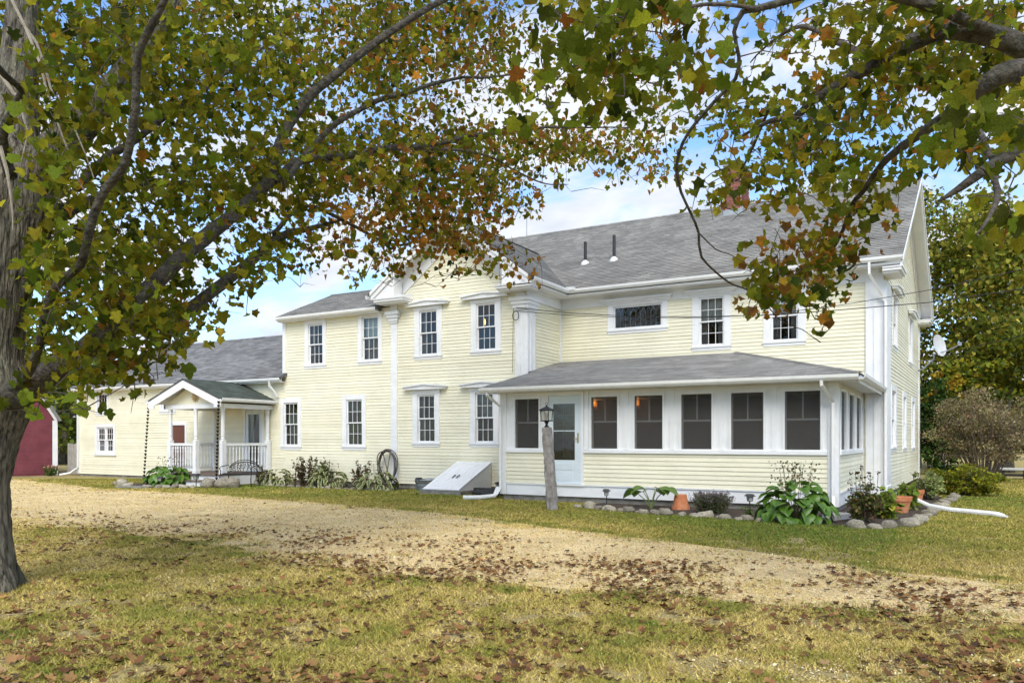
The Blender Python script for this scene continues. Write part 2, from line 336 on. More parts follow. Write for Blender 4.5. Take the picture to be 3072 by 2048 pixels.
# soil beds along the porch and the left wing
STRUCT(MB().poly([(-5.7, -5.75, .012), (-3.9, -6.35, .012), (-2.2, -6.5, .012), (-.1, -6.95, .012), (.55, -6.5, .012), (.9, -5.2, .012), (.98, -3.2, .012), (1.25, 1.6, .012), (.9, 3.0, .012), (.1, 3, .012), (-.05, -.1, .012), (-.55, -.2, .012), (-.55, -4.45, .012), (-5.7, -4.45, .012)]).build('soil_bed', SOIL))
STRUCT(MB().poly([(-18.6, -3.35, .012), (-15.5, -3.45, .012), (-12.7, -3.3, .012), (-12.7, -2.2, .012), (-18.6, -2.2, .012)]).build('soil_bed', SOIL))
STRUCT(MB().poly([(-22.8, -5.4, .012), (-20.6, -6.0, .012), (-19.4, -5.9, .012), (-19.4, -5.0, .012), (-21.9, -4.2, .012), (-22.9, -4.3, .012)]).build('soil_bed', SOIL))

# ------------------------------------------------------------------ the farmhouse
HOUSE = empty('farmhouse', (0, 0, 0), label='long pale yellow clapboard farmhouse with white trim, grey roofs and a screened porch', cat='house')
P, G, F = -4.5, -2.2, 0.0
SK = .0275
SIDE = Fr((0, 0, 0), (SK, 1, 0), (1, -SK, 0))
PSIDE = Fr((-.51, 0, 0), (0, 1, 0), (1, 0, 0))
RET = Fr((-8.95, 0, 0), (0, 1, 0), (1, 0, 0))       # return wall of the front gable
CLAPS = []
def sub_iv(ivs, ops):
    for a, b in ops:
        r = []
        for s0, s1 in ivs:
            if b <= s0 or a >= s1: r.append((s0, s1))
            else:
                if a > s0: r.append((s0, a))
                if b < s1: r.append((b, s1))
        ivs = r
    return [q for q in ivs if q[1] - q[0] > .03]
def clap_wall(name, fr, z0, z1, ivf, ops, expo=.0975, sheath=True, mat_s=None):
    """sheathing with openings + clapboards over it; ivf(z)->[(s0,s1)], ops: (s0,s1,z0,z1)"""
    sh = MB(fr)
    zb = sorted(set([z0, z1] + [round(q, 4) for o in ops for q in o[2:4] if z0 < q < z1] + list(np.arange(z0, z1, .5))))
    for a, b in zip(zb[:-1], zb[1:]):
        zm = (a + b) / 2
        for s0, s1 in sub_iv(ivf(zm), [o[:2] for o in ops if o[2] < zm < o[3]]): sh.box(s0, s1, -.11, -.001, a, b)
    w = sh.build(name, mat_s or WALLB, HOUSE)
    z = z0
    while z < z1 - .01:
        zt = min(z + expo, z1); zm = (z + zt) / 2
        for s0, s1 in sub_iv(ivf(zm), [o[:2] for o in ops if o[2] < zt - .02 and o[3] > z + .02]):
            j = random.uniform(-.004, .004); j2 = random.uniform(-.004, .004); th = .020 + random.uniform(-.003, .003)
            # long runs are butted from several boards
            cuts = [s0]
            while s1 - cuts[-1] > 6.5: cuts.append(cuts[-1] + random.uniform(3.0, 5.0))
            cuts.append(s1)
            for c0, c1 in zip(cuts[:-1], cuts[1:]):
                c1_ = c1 - (.003 if c1 < s1 else 0)
                vs = [(c0, 0, z + j), (c1_, 0, z + j2), (c1_, th, z + j2), (c0, th, z + j), (c0, 0, zt + .012), (c1_, 0, zt + .012), (c1_, .004, zt + .012), (c0, .004, zt + .012)]
                vw = np.array([fr.w(p) for p in vs])
                u, v, zz = proj(vw)
                vis = max(0, min(u.max(), 3072) - max(u.min(), 0)) * (v.max() - v.min()) if zz.min() > .5 else 0
                CLAPS.append((vis, vw, w))
        z = zt
    return w
CF = [(3, 2, 1, 0), (4, 5, 6, 7), (0, 1, 5, 4), (1, 2, 6, 5), (2, 3, 7, 6), (3, 0, 4, 7)]
def finish_claps():
    CLAPS.sort(key=lambda q: -q[0])
    rest = {}
    for i, (a, vw, w) in enumerate(CLAPS):
        if i < 300:
            m = MB(); m._add(list(vw), CF); m.build('clapboard', YEL, w)
        else: rest.setdefault(w.name, (w, MB()))[1]._add(list(vw), CF)
    for w, m in rest.values(): tag(m.build('clapboards', YEL, w), kind='stuff')

PANES = {}
def pane(parent, fr, s0, s1, z0, z1, d, mt):
    w, h = round(s1 - s0, 3), round(z1 - z0, 3); k = (w, h, mt.name)
    if k not in PANES: PANES[k] = MB().poly([(-w / 2, 0, -h / 2), (w / 2, 0, -h / 2), (w / 2, 0, h / 2), (-w / 2, 0, h / 2)]).mesh('pane', mt)
    p = fr.w(((s0 + s1) / 2, d, (z0 + z1) / 2)); rz = math.atan2(fr.s[1], fr.s[0])
    link('pane', PANES[k], parent, loc=p, rot=(random.uniform(-.004, .004), 0, rz + random.uniform(-.004, .004)))
def crown_head(m, s0, s1, z, kind):
    c = (s0 + s1) / 2
    if kind == 'pediment':
        m.box(s0 - .02, s1 + .02, .036, .06, z - .10, z - .02)
        m.prism([(s0 - .26, z), (s1 + .26, z), (s1 + .26, z + .06), (c, z + .135), (s0 - .26, z + .06)], 1, .037, .16)
        m.prism([(s0 - .29, z + .061), (c, z + .136), (s1 + .29, z + .061), (s1 + .29, z + .10), (c, z + .18), (s0 - .29, z + .10)], 1, .036, .20)
    elif kind == 'cap':
        m.box(s0 - .06, s1 + .06, .036, .07, z - .05, z)
        m.box(s0 - .12, s1 + .12, .036, .12, z, z + .05)
        m.box(s0 - .16, s1 + .16, .036, .17, z + .051, z + .10)
def curtain(parent, fr, s0, s1, z0, z1, mt, d=-.16, folds=9):
    n = folds * 6; sx = np.linspace(s0, s1, n); dd = d + .018 * np.sin(np.linspace(0, folds * 2 * math.pi, n) + 1) + .008 * np.sin(np.linspace(0, 31, n))
    m = MB(fr)
    for i in range(n - 1): m.poly([(sx[i], dd[i], z0), (sx[i + 1], dd[i + 1], z0), (sx[i + 1], dd[i + 1], z1), (sx[i], dd[i], z1)])
    m.build('curtain', mt, parent)
def window(fr, s0, s1, z0, z1, cas=.18, head='plain', cols=3, rows=2, dress='sheer', sill=True, single=False, zmeet=None, hd=None, room=True, gm=None):
    """s0..z1 = daylight opening inside the casing"""
    gm = gm or GLASS
    m = MB(fr); hd = hd if hd is not None else cas
    m.box(s0 - cas, s0, .0, .036, z0, z1); m.box(s1, s1 + cas, .0, .036, z0, z1)
    m.box(s0 - cas, s1 + cas, .0, .037, z1, z1 + hd)
    if sill: m.box(s0 - cas - .02, s1 + cas + .02, .0, .055, z0 - .05, z0); m.box(s0 - cas, s1 + cas, .0, .03, z0 - .13, z0 - .05)
    else: m.box(s0 - cas, s1 + cas, .0, .036, z0 - cas, z0)
    crown_head(m, s0 - cas, s1 + cas, z1 + hd, head)
    m.box(s0, s0 + .012, -.10, .0, z0, z1); m.box(s1 - .012, s1, -.10, .0, z0, z1); m.box(s0, s1, -.10, .0, z1 - .012, z1); m.box(s0, s1, -.10, .0, z0, z0 + .012)
    w = m.build('window', WHT, HOUSE)
    zm = zmeet or (z0 + z1) / 2
    parts = [(z0 + .012, z1 - .012, -.03, rows)] if single else [(zm - .02, z1 - .012, -.02, rows), (z0 + .012, zm + .02, -.055, rows)]
    for a, b, d, rw in parts:
        sa = MB(fr); fw = .038
        sa.box(s0 + .012, s0 + .012 + fw, d - .014, d + .014, a, b); sa.box(s1 - .012 - fw, s1 - .012, d - .014, d + .014, a, b)
        sa.box(s0 + .012 + fw, s1 - .012 - fw, d - .014, d + .014, b - fw, b); sa.box(s0 + .012 + fw, s1 - .012 - fw, d - .014, d + .014, a, a + fw)
        g0, g1, h0, h1 = s0 + .012 + fw, s1 - .012 - fw, a + fw, b - fw
        for i in range(1, cols): x = g0 + (g1 - g0) * i / cols; sa.box(x - .007, x + .007, d - .009, d + .010, h0, h1)
        for j in range(1, rw):
            y = h0 + (h1 - h0) * j / rw
            for i in range(cols): sa.box(g0 + (g1 - g0) * i / cols + (.007 if i else 0), g0 + (g1 - g0) * (i + 1) / cols - (.007 if i < cols - 1 else 0), d - .008, d + .009, y - .007, y + .007)
        sa.build('sash', WHT, w)
        for i in range(cols):
            for j in range(rw):
                pane(w, fr, g0 + (g1 - g0) * i / cols + .006, g0 + (g1 - g0) * (i + 1) / cols - .006, h0 + (h1 - h0) * j / rw + .006, h0 + (h1 - h0) * (j + 1) / rw - .006, d, gm)
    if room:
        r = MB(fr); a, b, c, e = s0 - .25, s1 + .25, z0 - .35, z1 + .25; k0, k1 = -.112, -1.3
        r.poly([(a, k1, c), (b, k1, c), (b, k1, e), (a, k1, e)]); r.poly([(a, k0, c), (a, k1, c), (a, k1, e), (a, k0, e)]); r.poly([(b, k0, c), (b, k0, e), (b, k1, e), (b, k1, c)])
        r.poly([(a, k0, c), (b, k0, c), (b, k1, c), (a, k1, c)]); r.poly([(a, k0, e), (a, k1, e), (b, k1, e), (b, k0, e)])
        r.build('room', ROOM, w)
    W = s1 - s0; H = z1 - z0
    if dress == 'sheer':
        curtain(w, fr, s0 - .02, s0 + W * .27, z0 - .1, z1 + .05, CURT, folds=4); curtain(w, fr, s1 - W * .2, s1 + .02, z0 - .1, z1 + .05, CURT, folds=3)
    elif dress == 'olive':
        curtain(w, fr, s0 - .02, s0 + W * .5, z0 - .1, z1 + .05, CURTY, folds=6); curtain(w, fr, s1 - W * .42, s1 + .02, z0 - .1, z1 + .05, CURTY, folds=5)
    elif dress == 'shade':
        MB(fr).box(s0 - .01, s1 + .01, -.15, -.145, z0 + H * .5, z1 + .02).build('roller_shade', SHADE, w); curtain(w, fr, s0 - .02, s1 + .02, z0 - .1, z0 + H * .55, CURT, d=-.19, folds=9)
    elif dress == 'grey':
        MB(fr).box(s0 - .01, s1 + .01, -.15, -.145, z0 + H * .5, z1 + .02).build('roller_shade', GREYSH, w); curtain(w, fr, s0 - .02, s0 + W * .3, z0 - .1, z1, CURT, d=-.19, folds=4); curtain(w, fr, s1 - W * .3, s1 + .02, z0 - .1, z1, CURT, d=-.19, folds=4)
    elif dress == 'net':
        curtain(w, fr, s0 - .02, s1 + .02, z0 + H * .5, z1 + .05, CURT, folds=9)
    return w

fG, fF, fP = FY(G), FY(F), FY(P)
# ---- front (gable + left block + long wing share one plane)
LBX, LWX, GX0, GX1, GC = -18.30, -30.20, -13.75, -8.95, -11.35
gw = [(-12.65, -11.99, 4.05, 5.40), (-10.60, -9.94, 4.08, 5.44), (-12.72, -12.07, 1.41, 2.86), (-10.63, -10.01, 1.41, 2.86)]
lw = [(-17.23, -16.58, 3.98, 5.32), (-14.91, -14.24, 4.0, 5.39), (-18.35, -17.70, 1.29, 2.75), (-15.56, -14.90, 1.30, 2.78)]
bw = [(-28.85, -27.81, 1.0, 1.98), (-28.87, -28.23, 2.60, 3.36), (-24.80, -24.10, 2.60, 3.0)]
grow = lambda q, e=.03: (q[0] - e, q[1] + e, q[2] - e, q[3] + e)
clap_wall('gable_wall', fG, .15, 7.32, lambda z: [(GX0 + .06, GX1)] if z < 5.85 else [(GC - (7.42 - z) / .745, GC + (7.42 - z) / .745)], [grow(q) for q in gw])
clap_wall('middle_wall', fG, .15, 5.62, lambda z: [(LBX, GX0 + .06)], [grow(q) for q in lw if q[0] > LBX] + [(-18.4, -17.67, 1.26, 2.78)])
clap_wall('wing_wall', fG, .10, 3.58, lambda z: [(LWX, LBX)], [grow(q) for q in bw] + [(-18.38, -18.2, 1.26, 2.78), (-20.22, -19.40, .36, 2.56), (-24.15, -23.45, .2, 2.04)])
window(fG, *gw[0], head='pediment', hd=.13); window(fG, *gw[1], head='pediment', hd=.13, dress='none'); window(fG, *gw[2], head='pediment', hd=.15); window(fG, *gw[3], head='pediment', hd=.15, dress='net')
window(fG, *lw[0], cas=.15); window(fG, *lw[1], cas=.15, dress='shade', zmeet=4.72); window(fG, *lw[2], cas=.15, dress='olive'); window(fG, *lw[3], cas=.16, dress='olive')
for a, b in ((-28.85, -28.36), (-28.30, -27.81)):
    window(fG, a, b, 1.0, 1.98, cas=.03, hd=.03, cols=3, rows=2, dress='none', sill=False, room=(a < -28.5))
m = MB(fG); m.box(-29.0, -28.881, 0, .05, .97, 2.01); m.box(-27.779, -27.66, 0, .05, .97, 2.01); m.box(-29.0, -27.66, 0, .052, 2.011, 2.12); m.box(-29.05, -27.61, 0, .07, .86, .969); m.build('window_casing', WHT, HOUSE)
window(fG, *bw[1], cas=.11, cols=3, rows=2, dress='none', single=True); window(fG, *bw[2], cas=.11, cols=3, rows=1, dress='none', single=True)
# corner boards and pilasters
def pilaster(fr, s0, s1, z0, z1, cap=True, d=.045, panel=True, base=True):
    m = MB(fr); m.box(s0, s1, 0, d, z0, z1)
    if panel:
        wd = (s1 - s0)
        m.box(s0 + wd * .03, s0 + wd * .16, d, d + .02, z0 + .25, z1 - .45); m.box(s1 - wd * .16, s1 - wd * .03, d, d + .02, z0 + .25, z1 - .45); m.box(s0 + wd * .44, s0 + wd * .56, d, d + .02, z0 + .25, z1 - .45)
    if base: m.box(s0 - .02, s1 + .02, 0, d + .03, z0, z0 + .22)
    if cap:
        for k, (e, h0, h1) in enumerate(((.02, .36, .30), (.05, .299, .20), (.09, .199, .10), (.13, .099, .0))): m.box(s0 - e, s1 + e, 0, d + .02 + e * .9, z1 - h0, z1 - h1)
    return m.build('pilaster', WHT, HOUSE)
pilaster(fG, GX0 + .02, GX0 + .27, .15, 5.46, panel=False)
pilaster(fG, GX1 - .33, GX1, .15, 5.50); 
pilaster(RET, -2.245, -1.75, .15, 5.50, base=False)
pilaster(fF, -.44, 0, .12, 5.44, cap=False); pilaster(SIDE, -.045, .95, .12, 5.44, cap=False, panel=False)
pilaster(SIDE, 10.2, 10.5, .12, 5.6, cap=False, panel=False, base=False)
boxes('corner_board', WHT, HOUSE, [(LBX - .1, LBX + .05, .0, .04, 3.6, 5.6), (LWX - .02, LWX + .13, .0, .04, .12, 3.5)], fG)
MB(RET).box(-.13, -.002, 0, .03, 3.6, 5.42).build('corner_board', WHT, HOUSE)
# ---- return wall, main front, right side
clap_wall('return_wall', RET, 3.2, 5.42, lambda z: [(-1.8, 0)], [])
fw = [(-7.23, -5.74, 4.72, 5.40), (-4.67, -3.98, 4.09, 5.43), (-2.74, -2.05, 4.10, 5.43)]
clap_wall('main_wall', fF, 2.75, 5.44, lambda z: [(-8.95, -.44)], [grow(q) for q in fw])
clap_wall('main_wall', fF, .15, 2.75, lambda z: [(-.62, -.44)], [])
w = window(fF, *fw[0], head='cap', hd=.10, cas=.17, single=True, cols=1, rows=1, dress='none', gm=GLASSB)
lead = MB(fF)                                       # pointed leaded lights behind the picture window
for i in range(10):
    x = -7.18 + i * 1.39 / 9.0
    lead.box(x - .008, x + .008, -.075, -.06, 4.77, 5.20)
    if i < 9:
        xm = x + 1.39 / 18
        for q in ((x, xm), (x + 1.39 / 9, xm)): lead.tube([(q[0], -.068, 5.20), (q[1], -.068, 5.32)], .008, 4); 
        lead.tube([(xm, -.068, 5.32), (xm, -.068, 5.36)], .008, 4)
lead.build('leaded_light', mat('lead_came', (.34, .35, .34), rough=.5), w)
window(fF, *fw[1], head='cap', hd=.10, cas=.19, dress='grey'); window(fF, *fw[2], head='cap', hd=.10, cas=.19, dress='grey')
sw = [(1.38, 2.37, 1.31, 2.80), (4.52, 5.37, 1.27, 2.78), (7.53, 8.42, 1.25, 2.76), (1.74, 2.69, 4.05, 5.34), (6.52, 7.47, 4.0, 5.36)]
ZR, YR, SL = 9.38, 5.2, .605
clap_wall('side_wall', SIDE, .15, 9.2, lambda z: [(0.02, 10.4)] if z < 5.8 else [(5.2 - (9.12 - z) / SL, 5.2 + (9.12 - z) / SL)] if z < 9.0 else [], [grow(q) for q in sw])
for q in sw[:3]: window(SIDE, *q, cas=.16, dress='sheer')
for q in sw[3:]: window(SIDE, *q, cas=.16, head='pediment', hd=.12, dress='sheer')
clap_wall('rear_wall', Fr((0, 10.5, 0), (1, 0, 0), (0, 1, 0)), .15, 5.6, lambda z: [(-13.7, .28)], [])
MB().box(-13.74, -13.6, -2.1, 10.3, .1, 5.6).build('party_wall', WALLB, HOUSE)
MB().prism([(-2.05, 3.5), (2.6, 3.5), (2.6, 5.55), (.2, 6.7), (-2.05, 5.55)], 0, LBX + .02, LBX + .1).build('gable_end', YEL, HOUSE)
MB().prism([(-2.15, .1), (5.2, .1), (5.2, 3.55), (1.5, 5.6), (-2.15, 3.55)], 0, LWX - .1, LWX - .02).build('gable_end', YEL, HOUSE)
MB().prism([(-.4, 5.6), (10.7, 5.6), (5.2, 9.2)], 0, -13.75, -13.65).build('gable_end', YEL, HOUSE)
# foundation
boxes('foundation', CONC, HOUSE, [(LWX + .05, GX1 - .05, G + .03, G + .4, -.1, .15), (-8.95, -.31, .03, .4, -.1, .15), (-.3, .02, .03, 10.4, -.1, .15), (-8.35, -.81, P + .04, P + .3, -.1, .20), (-.8, -.55, P + .04, -.02, -.1, .2)])
# ---- roofs
def roof_slab(name, pts, th=.07, mt=None):
    P4 = [np.array(p, float) for p in pts]; n = np.cross(P4[1] - P4[0], P4[2] - P4[0]); n /= np.linalg.norm(n)
    if n[2] < 0: n = -n
    m = MB(); k = len(P4); lo = [p - n * th for p in P4]; hi = [p - n * .004 for p in P4]
    m._add(lo + hi, [tuple(range(k - 1, -1, -1)), tuple(range(k, 2 * k))] + [(i, (i + 1) % k, (i + 1) % k + k, i + k) for i in range(k)])
    return m.build(name, mt or ROOFB, HOUSE)
def shingles(parent, left, right, mt, expo=.135, tab=.31, hb=.015):
    left = np.array(left, float); right = np.array(right, float); z0, z1 = left[0, 2], left[-1, 2]
    up = None
    e = right[0] - left[0]; e /= np.linalg.norm(e)
    n = np.cross(e, left[-1] - left[0]); n /= np.linalg.norm(n)
    if n[2] < 0: n = -n
    ups = np.cross(n, e); ups = ups if ups[2] > 0 else -ups
    dz = expo * ups[2]
    def row(P, z): return np.array([np.interp(z, P[:, 2], P[:, i]) for i in range(3)])
    V = []; Fc = []; z = z0; r = 0
    while z < z1 - .01:
        a = row(left, z + 1e-4); b = row(right, z + 1e-4); a2 = row(left, min(z + dz, z1) - 1e-4); b2 = row(right, min(z + dz, z1) - 1e-4)
        s0 = min(0, np.dot(a2 - a, e)); L = np.dot(b - a, e); s1 = max(L, np.dot(b2 - a, e))
        lo0, hi0 = 0.0, L; lo1, hi1 = np.dot(a2 - a, e), np.dot(b2 - a, e)
        s = s0 - random.uniform(0, tab)
        while s < s1:
            w = tab * random.uniform(.55, 1.25); t = s + w - .004
            q0, q1 = max(s, lo0), min(t, hi0); k0, k1 = max(s, lo1), min(t, hi1)
            if q1 - q0 > .02 or k1 - k0 > .02:
                q0, q1 = min(max(s, lo0), hi0), max(min(t, hi0), lo0); k0, k1 = min(max(s, lo1), hi1), max(min(t, hi1), lo1)
                if q1 >= q0 and k1 >= k0:
                    h = random.uniform(.8, 1.25) * hb; bi = len(V); dd = random.uniform(-.004, .004)
                    bk = min(expo * 1.03, (z1 - z) / ups[2])
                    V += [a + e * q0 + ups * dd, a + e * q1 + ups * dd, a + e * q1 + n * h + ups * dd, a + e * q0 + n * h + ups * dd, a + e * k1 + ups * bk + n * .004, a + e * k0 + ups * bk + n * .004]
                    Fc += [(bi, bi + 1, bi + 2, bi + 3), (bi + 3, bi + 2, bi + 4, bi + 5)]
            s += w
        z += dz; r += 1
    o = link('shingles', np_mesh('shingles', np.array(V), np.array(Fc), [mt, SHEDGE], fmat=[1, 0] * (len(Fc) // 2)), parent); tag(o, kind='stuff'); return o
def ridge_cap(parent, a, b, mt, w=.14, sl=.6):
    a = np.array(a, float); b = np.array(b, float); L = np.linalg.norm(b - a); e = (b - a) / L; n = np.cross(e, (0, 0, 1)); n /= np.linalg.norm(n); m = MB(); s = 0
    while s < L:
        t = min(s + .2, L); c0 = a + e * s; c1 = a + e * t; h = .02
        for sg in (1, -1): m.poly([c0 + (0, 0, h + .012), c1 + (0, 0, h + .004), c1 + n * w * sg + (0, 0, h - w * sl), c0 + n * w * sg + (0, 0, h + .01 - w * sl)])
        s += .14
    return tag(m.build('ridge_shingles', mt, parent), kind='stuff')
RX = lambda y: .45 + SK * y
EZ = 5.95
r = roof_slab('main_roof', [(-8.48, -.52, EZ), (RX(-.5), -.52, EZ), (RX(5.2), 5.2, ZR), (-13.95, 5.2, ZR), (-13.95, 3.0, 8.06), (-11.35, 3.0, 8.06)])
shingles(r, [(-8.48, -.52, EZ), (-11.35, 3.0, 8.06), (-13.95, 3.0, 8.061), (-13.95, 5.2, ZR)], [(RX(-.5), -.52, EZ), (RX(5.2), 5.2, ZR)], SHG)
ridge_cap(r, (-13.95, 5.2, ZR), (RX(5.2), 5.2, ZR), SHG)
roof_slab('rear_roof', [(-13.95, 5.2, ZR), (RX(5.2), 5.2, ZR), (RX(10.9), 10.9, EZ), (-13.95, 10.9, EZ)], mt=SHG2)
r = roof_slab('gable_roof', [(-8.48, -2.76, EZ), (-8.48, -.50, EZ), (-11.35, 3.0, 8.06), (-11.35, -2.76, 8.06)])
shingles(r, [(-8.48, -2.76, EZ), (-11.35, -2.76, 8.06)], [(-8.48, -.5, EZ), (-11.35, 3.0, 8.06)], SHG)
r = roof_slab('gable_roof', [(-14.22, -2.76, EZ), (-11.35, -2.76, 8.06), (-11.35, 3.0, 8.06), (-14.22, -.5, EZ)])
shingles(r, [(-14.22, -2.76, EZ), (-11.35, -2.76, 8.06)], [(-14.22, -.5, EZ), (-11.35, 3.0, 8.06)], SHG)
ridge_cap(r, (-11.35, -2.76, 8.06), (-11.35, 3.0, 8.06), SHG)
r = roof_slab('middle_roof', [(-18.42, -2.52, 5.62), (-14.05, -2.52, 5.62), (-13.8, .2, 6.80), (-18.42, .2, 6.80)])
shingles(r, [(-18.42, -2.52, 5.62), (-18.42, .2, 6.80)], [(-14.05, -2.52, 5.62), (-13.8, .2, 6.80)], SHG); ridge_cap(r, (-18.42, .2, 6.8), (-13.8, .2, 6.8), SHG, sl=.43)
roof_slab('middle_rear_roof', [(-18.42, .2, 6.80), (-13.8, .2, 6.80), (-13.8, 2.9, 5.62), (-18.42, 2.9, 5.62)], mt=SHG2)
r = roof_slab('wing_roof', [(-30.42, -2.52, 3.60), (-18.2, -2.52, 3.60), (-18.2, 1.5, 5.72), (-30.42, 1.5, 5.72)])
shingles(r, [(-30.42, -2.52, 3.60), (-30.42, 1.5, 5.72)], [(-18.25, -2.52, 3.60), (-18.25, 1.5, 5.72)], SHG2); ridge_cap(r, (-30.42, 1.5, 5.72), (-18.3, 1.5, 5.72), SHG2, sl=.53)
roof_slab('wing_rear_roof', [(-30.42, 1.5, 5.72), (-18.2, 1.5, 5.72), (-18.2, 5.5, 3.6), (-30.42, 5.5, 3.6)], mt=SHG2)
PZ0, PZ1 = 2.79, 3.86
r = roof_slab('porch_roof', [(-8.70, -4.99, PZ0), (-.04, -4.99, PZ0), (-3.65, -.02, PZ1), (-8.94, -.02, PZ1), (-8.94, -2.2, 3.392), (-8.70, -2.2, 3.392)], th=.06)
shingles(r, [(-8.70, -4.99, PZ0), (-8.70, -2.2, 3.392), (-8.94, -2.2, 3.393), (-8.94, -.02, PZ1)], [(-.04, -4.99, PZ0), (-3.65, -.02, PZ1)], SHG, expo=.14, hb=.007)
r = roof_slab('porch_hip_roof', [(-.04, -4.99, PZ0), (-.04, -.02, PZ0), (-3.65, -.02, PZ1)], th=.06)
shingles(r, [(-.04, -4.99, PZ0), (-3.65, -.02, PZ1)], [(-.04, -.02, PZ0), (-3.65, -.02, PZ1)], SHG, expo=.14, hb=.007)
ridge_cap(r, (-.04, -4.99, PZ0), (-3.65, -.02, PZ1), SHG, w=.10, sl=.25)
# ---- eaves, cornices, gutters
GPROF = [(0, 0), (.075, 0), (.11, .05), (.115, .115), (.10, .115), (.095, .06), (.07, .012), (0, .012)]
def gutter(a, b, side, z):              # a,b xy ends on the fascia, side = outward xy
    a = np.array((a[0], a[1], z)); b = np.array((b[0], b[1], z)); o = np.array((side[0], side[1], 0.)); m = MB()
    q = [a + o * x + (0, 0, y) for x, y in GPROF] + [b + o * x + (0, 0, y) for x, y in GPROF]; n = len(GPROF)
    m._add(q, [tuple(range(n - 1, -1, -1)), tuple(range(n, 2 * n))] + [(i, (i + 1) % n, (i + 1) % n + n, i + n) for i in range(n)])
    L = np.linalg.norm(b - a); k = int(L / .9)
    for i in range(1, k):
        c = a + (b - a) * i / k; d = (b - a) / L * .008
        m.hexa([c - d + (0, 0, .10), c + d + (0, 0, .10), c + d + o * .11 + (0, 0, .10), c - d + o * .11 + (0, 0, .10)], [c - d + (0, 0, .119), c + d + (0, 0, .119), c + d + o * .112 + (0, 0, .119), c - d + o * .112 + (0, 0, .119)])
    return m.build('gutter', PLAS, HOUSE)
gutter((-8.50, -.48), (RX(-.5), -.48), (0, -1), 5.82); gutter((-8.50, -2.74), (-8.50, -.50), (1, 0), 5.82); gutter((-14.2, -2.76), (-14.2, -2.0), (-1, 0), 5.82)
gutter((-18.42, -2.44), (-14.1, -2.44), (0, -1), 5.50); gutter((-30.42, -2.44), (-18.24, -2.44), (0, -1), 3.47)
gutter((-8.72, -4.95), (-.06, -4.95), (0, -1), 2.665); gutter((-.05, -5.06), (-.05, -.05), (1, 0), 2.666)
boxes('gutter_outlet', PLAS, HOUSE, [(-8.50, -8.22, -.62, -.45, 5.90, 5.99)])
boxes('cornice_board', WHT, HOUSE, [(-8.949, -8.502, -.479, -.001, 5.7455, 5.80), (-8.50, RX(-.5) - .02, -.479, -.0, 5.745, 5.80), (-8.92, -.02, -.035, -.001, 5.44, 5.744), (-8.9, -.02, -.085, -.036, 5.69, 5.744), (-8.949, -8.502, -2.74, -.48, 5.746, 5.801), (-8.949, -8.915, -2.23, -.036, 5.44, 5.745), (-8.914, -8.87, -2.19, -.09, 5.69, 5.745), (GX1 - .33, GX1 - .001, -2.25, -2.201, 5.501, 5.755), (GX0 + .02, GX0 + .27, -2.25, -2.201, 5.461, 5.70), (-18.42, -14.1, -2.44, -2.2, 5.46, 5.50), (-18.42, -14.1, -2.44, -2.41, 5.501, 5.6), (-30.42, -18.3, -2.44, -2.2, 3.43, 3.47), (-30.42, -18.25, -2.44, -2.41, 3.471, 3.58)])
def rake(fr, c, z_top, sl, half, flip=None, w=.62, ov=.54):
    """raking cornice on a gable: frieze on the wall, soffit and fascia on the overhang"""
    m = MB(fr)
    for sg in (-1, 1):
        a, b = 0, half
        zi = lambda x, o: z_top - o - sl * x
        m.prism([(c, zi(0, w)), (c + sg * b, zi(b, w)), (c + sg * b, zi(b, .10)), (c, zi(0, .10))], 1, .001, .05)
        m.prism([(c, zi(0, w * .52)), (c + sg * b, zi(b, w * .52)), (c + sg * b, zi(b, .10)), (c, zi(0, .10))], 1, .051, .09)
        m.prism([(c, zi(0, .13)), (c + sg * (b + .3), zi(b + .3, .13)), (c + sg * (b + .3), zi(b + .3, .085)), (c, zi(0, .085))], 1, .091, ov)
        m.prism([(c, zi(0, .27)), (c + sg * (b + .33), zi(b + .33, .27)), (c + sg * (b + .33), zi(b + .33, .02)), (c, zi(0, .02))], 1, ov - .03, ov + .01)
        m.prism([(c, zi(0, .12)), (c + sg * (b + .35), zi(b + .35, .12)), (c + sg * (b + .35), zi(b + .35, .01)), (c, zi(0, .01))], 1, ov + .011, ov + .05)
    return m.build('raking_cornice', WHT, HOUSE)
for sg in (-1, 1): MB(fG).prism([(GC + sg * 2.72, 5.812), (GC + sg * 1.9, 5.812), (GC + sg * 1.9, 6.50), (GC + sg * 2.72, 5.90)][::-sg], 1, .095, .50).build('cornice_board', WHT, HOUSE)
rake(fG, GC, 8.06, .735, 2.42, w=.70); rake(SIDE, 5.2, ZR, SL, 5.35, w=.50, ov=.42)
def ret(fr, s0, s1, z, d=.54):
    m = MB(fr); m.box(s0 + .05, s1 - .05, .001, d - .06, z - .02, z + .03); m.box(s0, s1, .001, d, z + .031, z + .10); m.box(s0 - .02, s1 + .02, .001, d + .03, z + .101, z + .135)
    m.prism([(.001, z + .14), (d + .03, z + .14), (.001, z + .30)], 0, s0, s1) if fr is fG else None
    return m.build('cornice_return', WHT, HOUSE)
ret(fG, -14.0, -12.9, 5.67); ret(fG, -9.65, -8.52, 5.67); ret(SIDE, -.5, .55, 5.56, d=.42); ret(SIDE, 9.9, 10.9, 5.62, d=.42)
